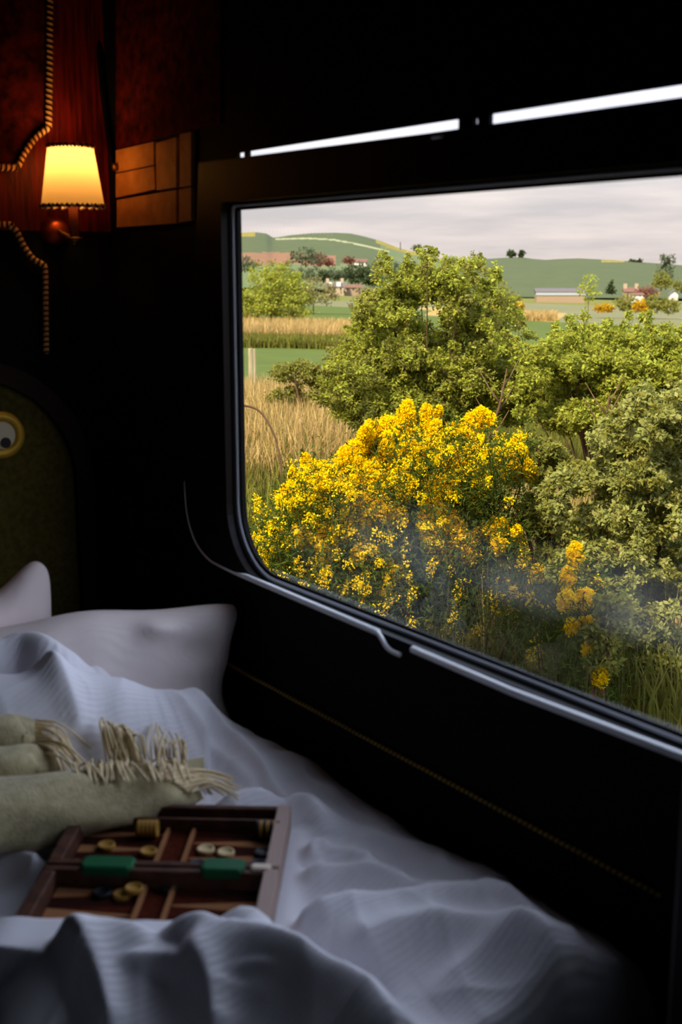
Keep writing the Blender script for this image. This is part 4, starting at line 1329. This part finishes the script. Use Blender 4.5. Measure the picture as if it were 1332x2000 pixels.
bl = clumps(b0, [(735,500),(765,535),(800,520),(840,495),(880,522),(930,518),(970,535),(962,580),(1000,605),(1035,650),(1045,700),(1025,760),(1015,815),(950,835),(860,845),(760,835),(700,810),(635,805),(622,745),(672,700),(685,640),(715,600),(735,560)], 170, 22, 58, 0.75, 141)
bush('hawthorn_bush', b0, bl, [LEAF_BRIGHT, LEAF_MID, LEAF_YELL], 190000, 0.029, 'large spring green hawthorn bush standing in the middle behind the gorse', seed=41, stems=16, stem_r=0.011, ncl=16, spread=0.13)
# upright shoots of the big bush
b1 = at(1170, 900, 9.0); b1 = Vector((b1.x, b1.y, float(ground_z(b1.x, b1.y))))
bl = clumps(b1, [(1005,705),(1050,672),(1090,650),(1140,640),(1185,655),(1230,632),(1290,640),(1340,645),(1420,650),(1420,870),(1330,810),(1200,830),(1100,860),(1040,840),(995,780)], 130, 20, 54, 0.8, 142)
bush('hawthorn_bush', b1, bl, [LEAF_YELL, LEAF_BRIGHT], 140000, 0.030, 'yellow green bushy hedge shrub on the right, level with the far field', seed=42, stems=16, stem_r=0.011, ncl=16, spread=0.13)
b2 = at(1240, 1150, 5.4); b2 = Vector((b2.x, b2.y, float(ground_z(b2.x, b2.y))))
bl = clumps(b2, [(1180,840),(1235,785),(1300,748),(1420,740),(1420,1330),(1260,1300),(1200,1200),(1130,1210),(1070,1130),(1100,1030),(1045,960),(1100,925),(1170,905)], 150, 24, 58, 0.45, 143)
bush('briar_bush', b2, bl, [LEAF_PALE, LEAF_PALE, LEAF_MID], 130000, 0.024, 'pale grey green briar bush filling the right side near the glass', seed=43, stems=14, stem_r=0.011, ncl=16, spread=0.13)
b3 = at(1080, 1060, 5.9); b3 = Vector((b3.x, b3.y, float(ground_z(b3.x, b3.y))))
bl = [blob_px(b3, *q) for q in ((1090, 930, 70, 40), (1060, 1010, 60, 40), (1120, 1080, 80, 40), (1050, 880, 50, 30))]
bush('briar_bush', b3, bl, LEAF_MID, 14000, 0.026, 'low mid green bush among dry stalks right of the gorse', seed=44, stems=8)
b4 = at(1160, 1340, 4.5); b4 = Vector((b4.x, b4.y, float(ground_z(b4.x, b4.y))))
bl = [blob_px(b4, *q) for q in ((1180, 1240, 30, 40), (1175, 1295, 34, 26), (1200, 1190, 34, 30))]
bush('sapling', b4, bl, LEAF_MID, 2000, 0.028, 'small leafy sapling rising from the dark bank at lower right', cat='sapling', seed=45, stems=3)
b5 = at(600, 780, 13.0); b5 = Vector((b5.x, b5.y, float(ground_z(b5.x, b5.y))))
bl = [blob_px(b5, *q) for q in ((640, 740, 60, 34), (580, 730, 50, 26), (690, 700, 50, 40), (560, 780, 40, 24))]
bush('bramble', b5, bl, LEAF_MID, 12000, 0.035, 'thin bramble of mid green leaves left of the big hawthorn', seed=46, stems=7)

# bare stalks in the middle right
for (x0, y0, x1, y1, dist, lab) in ((1170, 870, 1190, 770, 6.4, 'reddish forked bare branch rising among the right-hand bushes'), (950, 890, 990, 720, 6.6, 'thin pale stalk leaning right above the tall gorse')):
    a = at(x0, y0, dist); zg_ = float(ground_z(a.x, a.y)); c = at(x1, y1, dist)
    root = Vector((a.x, a.y, zg_-0.03))
    b = MB(); b.tube(spline([tuple(root), tuple(a), tuple(a.lerp(c, .6)+Vector((0.01, 0, 0))), tuple(c)], 6), [0.014*(1-0.8*k/18) for k in range(19)], 6)
    for k in range(5):
        s_ = a.lerp(c, 0.2+0.14*k); t_ = s_ + Vector(rel((-1)**k*0.10, 0.02*k, 0.16))
        b.tube([s_, s_.lerp(t_, .5)+Vector((0, 0, -.01)), t_], [0.006, 0.004, 0.002], 5)
    tag(b.build('bare_branch', M_bark, None, True, loc=root), lab, 'branch')
# arching bramble cane at left
cane = [at(q[0], q[1], 8.2) for q in ((440, 800), (470, 792), (505, 802), (530, 838), (545, 890))]
cane.append(Vector((cane[-1].x, cane[-1].y+0.05, float(ground_z(cane[-1].x, cane[-1].y+0.05))-0.03)))
cn = MB().tube(spline([tuple(p) for p in cane], 6), 0.008, 6)
o = cn.build('bramble_cane', M_bark, None, True, loc=Vector((cane[-1].x, cane[-1].y, cane[-1].z))); tag(o, 'arching dark bramble cane in the dry grass at the left of the window', 'branch')
# its root down to the ground
# fence posts
M_post = mat('weathered_wood', lin(176, 160, 128), 0.9, col2=lin(150, 132, 104), scale=6, stretch=(6, 6, 0.6), spec=0.05)
for (px, top, bot, w_, lab) in ((490, 681, 756, 7, 'pale weathered fence post at the left edge of the green field, the left of two'), (498.5, 682, 778, 4, 'thin darker fence post right beside the pale one')):
    g = ground_at(px, bot); hh = px2m(g, bot-top); ww = px2m(g, w_)/2
    b = MB().box((g.x-ww, g.y-ww, g.z-0.1), (g.x+ww, g.y+ww, g.z+hh), bev=ww*0.3)
    tag(b.build('fence_post', M_post, loc=g), lab, 'fence post', 'fence posts by the field')

# ------------------------------------------------------------------ grass on the bank
def grass(name, n, sampler, hgt, wid, m, label, seed, lean=0.35):
    r = np.random.default_rng(seed)
    XY = sampler(r, n)
    Z = ground_z(XY[:, 0], XY[:, 1])
    P = np.stack([XY[:, 0], XY[:, 1], Z-0.02], -1)
    h = hgt*r.uniform(0.5, 1.25, n)
    az_ = r.uniform(0, 2*np.pi, n); ln = lean*r.uniform(0.1, 1.2, n)
    d = np.stack([np.cos(az_)*ln, np.sin(az_)*ln, np.ones(n)], -1); d /= np.linalg.norm(d, axis=1)[:, None]
    s_ = np.stack([-np.sin(az_+r.uniform(-1, 1, n)), np.cos(az_), np.zeros(n)], -1)*(wid*r.uniform(0.6, 1.3, n))[:, None]
    mid = P + d*(h*0.55)[:, None]
    d2 = d.copy(); d2[:, :2] *= 2.4; d2 /= np.linalg.norm(d2, axis=1)[:, None]
    tip = mid + d2*(h*0.5)[:, None]
    Q1 = np.stack([P-s_*0.5, P+s_*0.5, mid+s_*0.4, mid-s_*0.4], 1)
    Q2 = np.stack([mid-s_*0.4, mid+s_*0.4, tip+s_*0.06, tip-s_*0.06], 1)
    me = bpy.data.meshes.new(name)
    V = np.stack([P-s_*0.5, P+s_*0.5, mid+s_*0.4, mid-s_*0.4, tip+s_*0.06, tip-s_*0.06], 1).reshape(-1, 3)
    I = np.arange(n)[:, None]*6
    F = np.concatenate([I+np.array([[0, 1, 2, 3]]), I+np.array([[3, 2, 4, 5]])])
    fast_mesh(me, V, F)
    me.materials.append(m)
    o = bpy.data.objects.new(name, me); COL.objects.link(o)
    return tag(o, label, 'grass', kind='stuff')
def wedge(dmin, dmax, pa, pb, power=1.0, keep=None):
    """points on the land between two view bearings and two distances"""
    def f(r, n):
        px = r.uniform(pa, pb, n*3); d = dmin + (dmax-dmin)*r.random(n*3)**power
        b_ = np.arctan((px-666)*math.cos(PITCH)/FPX)
        dx = FG.x*np.cos(b_) + RG.x*np.sin(b_); dy = FG.y*np.cos(b_) + RG.y*np.sin(b_)
        XY = np.stack([dx*d, dy*d], -1)
        if keep is not None: XY = XY[keep(XY, px, d, r)]
        XY = XY[XY[:, 1] > 1.8]
        return XY[:n]
    def g(r, n):
        XY = f(r, n)
        while len(XY) < n: XY = np.concatenate([XY, f(r, n)])
        return XY[:n]
    return g
grass('grass', 42000, wedge(3.0, 17, 400, 1420), 0.26, 0.010, GRASS_GREEN, 'long green grass all over the bank outside', 51)
grass('dry_grass', 11000, wedge(9.5, 17, 430, 700, 1.0), 0.32, 0.012, GRASS_STRAW, 'tall dry straw coloured grass on the left slope behind the gorse', 52)
grass('dry_grass', 4000, wedge(5.2, 8.5, 960, 1380), 0.42, 0.006, GRASS_STRAW, 'dry stalks among the bushes on the right of the bank', 53, lean=0.2)
grass('dry_grass', 15000, wedge(70, 92, 440, 760), 0.9, 0.08, GRASS_STRAW, 'pale straw strip of grass at the far side of the left field', 54)
grass('grass', 9000, wedge(63, 70, 440, 760), 0.55, 0.09, GRASS_GREEN, 'rough green verge before the straw strip in the left field', 55)
grass('dry_grass', 5000, wedge(130, 150, 985, 1090), 0.8, 0.14, GRASS_STRAW, 'pale dry grass patch at the right field edge by the gorse', 56)

# ------------------------------------------------------------------ trees and hedges far away
def far_tree(name, px, py_top, py_bot, w_, dist, m, label, cat, n=900, blobs=None, trunk=True, group=None, seed=1, base_z=None):
    a = at(px, py_bot, dist); base = Vector(a)
    s_ = px2m(base, 1.0); H_ = (py_bot-py_top)*s_; W_ = w_*s_
    if blobs is None:
        blobs = [(0, 0, .62, .5, .40), (-.28, 0, .45, .32, .32), (.28, 0, .42, .32, .30), (.05, 0, .28, .46, .26)]
    bl = [rel(b_[0]*W_, b_[1]*W_, b_[2]*H_) + (b_[3]*W_, b_[3]*W_, b_[4]*H_) for b_ in blobs]
    size = max(0.05, s_*5.0)
    e = bush(name, base, bl, m, n, size, label, cat, seed=seed, stems=0, group=group, ncl=26, spread=0.16)
    if trunk:
        gz_ = min(base.z-0.3*s_, float(ground_z(base.x, base.y))-0.1) if dist < 300 else base.z-0.3*s_
        MB().tube([Vector((base.x, base.y, gz_)), base+Vector((0, 0, H_*0.45))], [s_*1.6, s_*0.8], 6).build('trunk', M_bark, e, True)
    return e
G = 'trees and bushes across the fields'
far_tree('tree', 530, 512, 628, 136, 92, [LEAF_YELL, LEAF_YELL, LEAF_MID], 'bushy yellow green tree in the far left field beside the window edge', 'tree', 14000, [(.05, 0, .75, .32, .26), (-.3, 0, .42, .32, .34), (.28, 0, .40, .30, .30), (0, 0, .3, .5, .28), (.1, 0, .55, .4, .3), (-.2, 0, .14, .42, .18), (.25, 0, .14, .36, .18)], seed=61, group=G)
far_tree('bush', 612, 545, 600, 90, 140, LEAF_BROWN, 'dull brown bush beside the yellow green tree at left', 'bush', 1400, seed=62, group=G)
far_tree('bush', 735, 562, 628, 90, 70, LEAF_BROWN, 'olive brown bush against the left side of the big hawthorn', 'bush', 2600, seed=63, group=G)
far_tree('tree', 597, 484, 522, 58, 560, LEAF_GREY, 'grey green tree standing in front of the red ploughed field', 'tree', 900, seed=64, group=G)
far_tree('tree', 478, 503, 532, 40, 500, LEAF_GREY, 'dim grey tree at the far left against the window edge', 'tree', 600, seed=65, group=G)
far_tree('tree', 700, 514, 562, 52, 420, LEAF_DARK, 'tall dark evergreen tree right of the stone cottage', 'tree', 1500, seed=66, group=G)
far_tree('tree', 728, 532, 562, 36, 415, LEAF_DARK, 'smaller dark evergreen right of the tall dark tree', 'tree', 800, seed=67, group=G)
far_tree('tree', 632, 530, 552, 20, 430, LEAF_DARK, 'small dark tree left of the stone cottage', 'tree', 400, seed=68, group=G)
far_tree('tree', 659, 530, 548, 26, 440, LEAF_GREY, 'rounded grey tree behind the stone cottage roof', 'tree', 400, seed=69, group=G)
far_tree('tree', 626, 497, 520, 26, 600, LEAF_RED, 'reddish tree beside the grey tree on the hill', 'tree', 500, seed=70, group=G)
far_tree('tree', 641, 504, 521, 20, 590, LEAF_RED, 'small reddish tree nearest the hillside cottage on its left slope', 'tree', 350, seed=71, group=G)
far_tree('tree', 682, 502, 516, 18, 610, LEAF_RED, 'round reddish tree touching the white gabled hillside house', 'tree', 350, seed=72, group=G)
far_tree('hedge', 625, 520, 552, 120, 470, LEAF_GREY, 'long grey green hedge across the foot of the left hill', 'hedge', 1800, [(-.4, 0, .4, .25, .4), (-.1, 0, .45, .25, .45), (.2, 0, .4, .25, .4), (.42, 0, .38, .2, .38)], trunk=False, seed=73, group=G)
far_tree('hedge', 740, 510, 545, 120, 500, LEAF_GREY, 'grey hedge behind the dark evergreens, below the hill spur', 'hedge', 1500, [(-.4, 0, .35, .25, .4), (-.1, 0, .45, .25, .45), (.2, 0, .5, .25, .45), (.42, 0, .4, .2, .4)], trunk=False, seed=74, group=G)
far_tree('tree', 815, 480, 497, 18, 1100, LEAF_GREY, 'small bare tree on the spur where the left hill ends', 'tree', 200, [(0, 0, .7, .5, .35)], seed=75, group=G)
far_tree('tree', 999, 490, 505, 16, 790, LEAF_DARK, 'left and larger tree of the pair on the right skyline', 'tree', 350, [(0, 0, .55, .5, .45)], seed=76, group=G)
far_tree('tree', 1018, 491, 505, 11, 790, LEAF_DARK, 'right and smaller tree of the pair on the right skyline', 'tree', 250, [(0, 0, .55, .5, .45)], seed=77, group=G)
far_tree('tree', 1240, 508, 515, 26, 780, LEAF_DARK, 'row of tiny dark trees on the skyline left of the tall grey tree', 'tree', 250, [(-.3, 0, .5, .2, .5), (.1, 0, .5, .15, .4), (.38, 0, .6, .12, .5)], trunk=False, seed=78, group=G)
far_tree('tree', 1300, 498, 566, 32, 420, LEAF_GREY, 'tall grey tree rising over the right skyline', 'tree', 900, [(0, 0, .78, .5, .22), (-.1, 0, .5, .5, .25), (0, 0, .25, .5, .2)], seed=79, group=G)
far_tree('tree', 1291, 532, 568, 36, 400, LEAF_MID, 'rounded green tree before the tall grey tree', 'tree', 700, seed=80, group=G)
far_tree('tree', 1330, 545, 572, 30, 380, LEAF_MID, 'green tree at the right edge of the view beside the white gable', 'tree', 500, seed=81, group=G)
far_tree('conifer', 1193, 547, 574, 18, 380, LEAF_DARK, 'small dark conical fir between barn and brown house', 'tree', 500, [(0, 0, .15, .5, .15), (0, 0, .4, .36, .18), (0, 0, .65, .22, .18), (0, 0, .86, .1, .14)], seed=82, group=G)
far_tree('tree', 1262, 560, 582, 40, 360, LEAF_RED, 'pinkish brown low tree right of the brown house', 'tree', 500, seed=83, group=G)
far_tree('bush', 975, 560, 612, 66, 40, LEAF_MID, 'dark green bush with yellow gorse poking out behind the hawthorn', 'bush', 3000, seed=84, group=G)
far_tree('gorse_bush', 952, 594, 618, 26, 39.2, PETAL_FAR, 'yellow gorse tuft left of the dark green field bush', 'gorse bush', 500, seed=85, group=G)
far_tree('gorse_bush', 1014, 592, 610, 16, 39.2, PETAL_FAR, 'yellow gorse tuft right of the dark green field bush', 'gorse bush', 350, seed=86, group=G)
far_tree('gorse_bush', 1180, 592, 612, 36, 150, PETAL_FAR, 'leftmost far yellow gorse along the right field edge', 'gorse bush', 500, trunk=False, seed=87, group=G)
far_tree('gorse_bush', 1250, 586, 614, 24, 150, PETAL_FAR, 'far yellow gorse squeezed between two green round bushes', 'gorse bush', 500, trunk=False, seed=88, group=G)
far_tree('bush', 1224, 576, 613, 40, 152, LEAF_MID, 'round green bush left of the far gorse on the right field edge', 'bush', 900, trunk=False, seed=89, group=G)
far_tree('bush', 1274, 578, 615, 40, 152, LEAF_MID, 'round green bush right of the far gorse on the right field edge', 'bush', 900, trunk=False, seed=90, group=G)
far_tree('bush', 1306, 582, 616, 36, 152, LEAF_MID, 'rightmost round green bush on the right field edge', 'bush', 800, trunk=False, seed=91, group=G)
far_tree('sapling', 1148, 535, 620, 44, 26, LEAF_YELL, 'lone light green sapling crown standing out before the barn', 'sapling', 500, [(0, 0, .75, .4, .22), (-.2, 0, .6, .35, .1), (.25, 0, .55, .3, .1), (0, 0, .4, .2, .2)], seed=92, group=G)

# ------------------------------------------------------------------ buildings
M_stone = mat('pale_stone_wall', lin(168, 148, 124), 0.9, spec=0.05)
M_white = mat('white_render', lin(222, 214, 204), 0.9, spec=0.05)
M_slate = mat('grey_slate', lin(104, 98, 100), 0.8, spec=0.1)
M_slate2 = mat('reddish_brown_roof', lin(120, 88, 78), 0.8, spec=0.1)
M_barn = mat('tan_barn_wall', lin(150, 128, 104), 0.9, spec=0.05)
M_sheeting = mat('pale_grey_sheeting', lin(160, 164, 166), 0.7, spec=0.1)
M_pane = mat('dark_window_pane', lin(46, 44, 48), 0.4)
def house(name, px, py_bot, w_, h_eave, h_ridge, dist, mw, mr, label, gable=False, wins=2, depth=0.6, chim=True, cat='house'):
    base = at(px, py_bot, dist); s_ = px2m(base, 1.0)
    W, He, Hr, D = w_*s_, h_eave*s_, h_ridge*s_, w_*s_*depth
    e = empty(name, base); tag(e, label, cat)
    Mx = Matrix.Translation(base) @ Matrix(((RG.x, FG.x, 0, 0), (RG.y, FG.y, 0, 0), (0, 0, 1, 0), (0, 0, 0, 1)))
    b = MB()
    if gable:
        prof = [(-W/2, -1.5), (W/2, -1.5), (W/2, He), (0, Hr), (-W/2, He)]
        b.plate([prof], -D/2, D/2, M=Mx); b.build('walls', mw, e)
        t = 0.35; r_ = MB()
        for sg in (-1, 1):
            q = [(0, Hr+t*.6), (sg*(W/2+t), He-t*.3), (sg*(W/2+t), He-t*.3-t*.5), (0, Hr)]
            r_.plate([q], -D/2-t, D/2+t, M=Mx)
        r_.build('roof', mr, e)
    else:
        b.box((-W/2, -D/2, -1.5), (W/2, D/2, He), M=Mx)
        b.build('walls', mw, e)
        r_ = MB(); t = 0.4
        vs = [(-W/2-t, -D/2-t, He), (W/2+t, -D/2-t, He), (W/2+t, D/2+t, He), (-W/2-t, D/2+t, He), (-W/2-t, 0, Hr), (W/2+t, 0, Hr)]
        r_.add([Mx @ Vector(v) for v in vs], [(0, 1, 5, 4), (2, 3, 4, 5), (0, 4, 3), (1, 2, 5), (0, 3, 2, 1)])
        r_.build('roof', mr, e)
        if chim:
            for sg in (-.42, .42):
                MB().box((sg*W-.5, -.4, Hr-1), (sg*W+.5, .4, Hr+1.2), M=Mx).build('chimney', mw, e)
    for k in range(wins):
        x = -W/2 + W*(k+0.5)/wins
        if gable: x *= 0.5
        MB().box((x-W*.05, -D/2-0.06, He*.35), (x+W*.05, -D/2+0.02, He*.75), M=Mx).build('window', M_pane, e)
    return e, Mx, (W, He, Hr, D)
e, Mx, dm = house('cottage', 654, 569, 34, 9, 18, 400, M_stone, M_slate, 'stone cottage with two white dormers in the fields at left', wins=3)
W, He, Hr, D = dm
for sg in (-.22, .22):
    MB().box((sg*W-.7, -D/2-.2, He-.2), (sg*W+.7, -D/2+1.5, He+1.5), M=Mx).build('dormer', M_white, e)
house('outbuilding', 690, 569, 34, 7, 13, 405, M_barn, M_slate2, 'low brown outbuildings joined to the right of the stone cottage', wins=3, chim=False, depth=.4)
house('farmhouse', 704, 516, 24, 4, 10, 620, M_white, M_slate2, 'small white house with red roof up on the left hillside', wins=2, chim=False)
e, Mx, dm = house('barn', 1093, 582, 94, 12, 19, 330, M_barn, M_slate, 'long low barn with grey roof in front of the right hill', wins=0, depth=0.25, chim=False, cat='barn')
W, He, Hr, D = dm
MB().box((-W/2-.2, -D/2-.2, He*.45), (W/2+.2, -D/2+.1, He), M=Mx).build('sheeting_band', M_sheeting, e)
house('farmhouse', 1231, 579, 26, 9, 17, 370, M_stone, M_slate2, 'brown roofed house right of the small conical fir', wins=2)
house('farmhouse', 1244, 581, 20, 5, 9, 355, M_white, M_slate2, 'low annexe in front of the brown roofed house', wins=2, chim=False)
house('farmhouse', 1315, 577, 16, 3, 9, 360, M_white, M_slate, 'white gable end at the right edge of the view', gable=True, wins=1)
# mast on the left hill
pb = at(782, 489, 1150); pt = at(782, 473, 1150)
tag(MB().tube([pb - Vector((0, 0, 2)), pt], 0.6, 6).build('mast', M_slate, loc=pb), 'thin mast standing on the right shoulder of the left hill', 'mast')
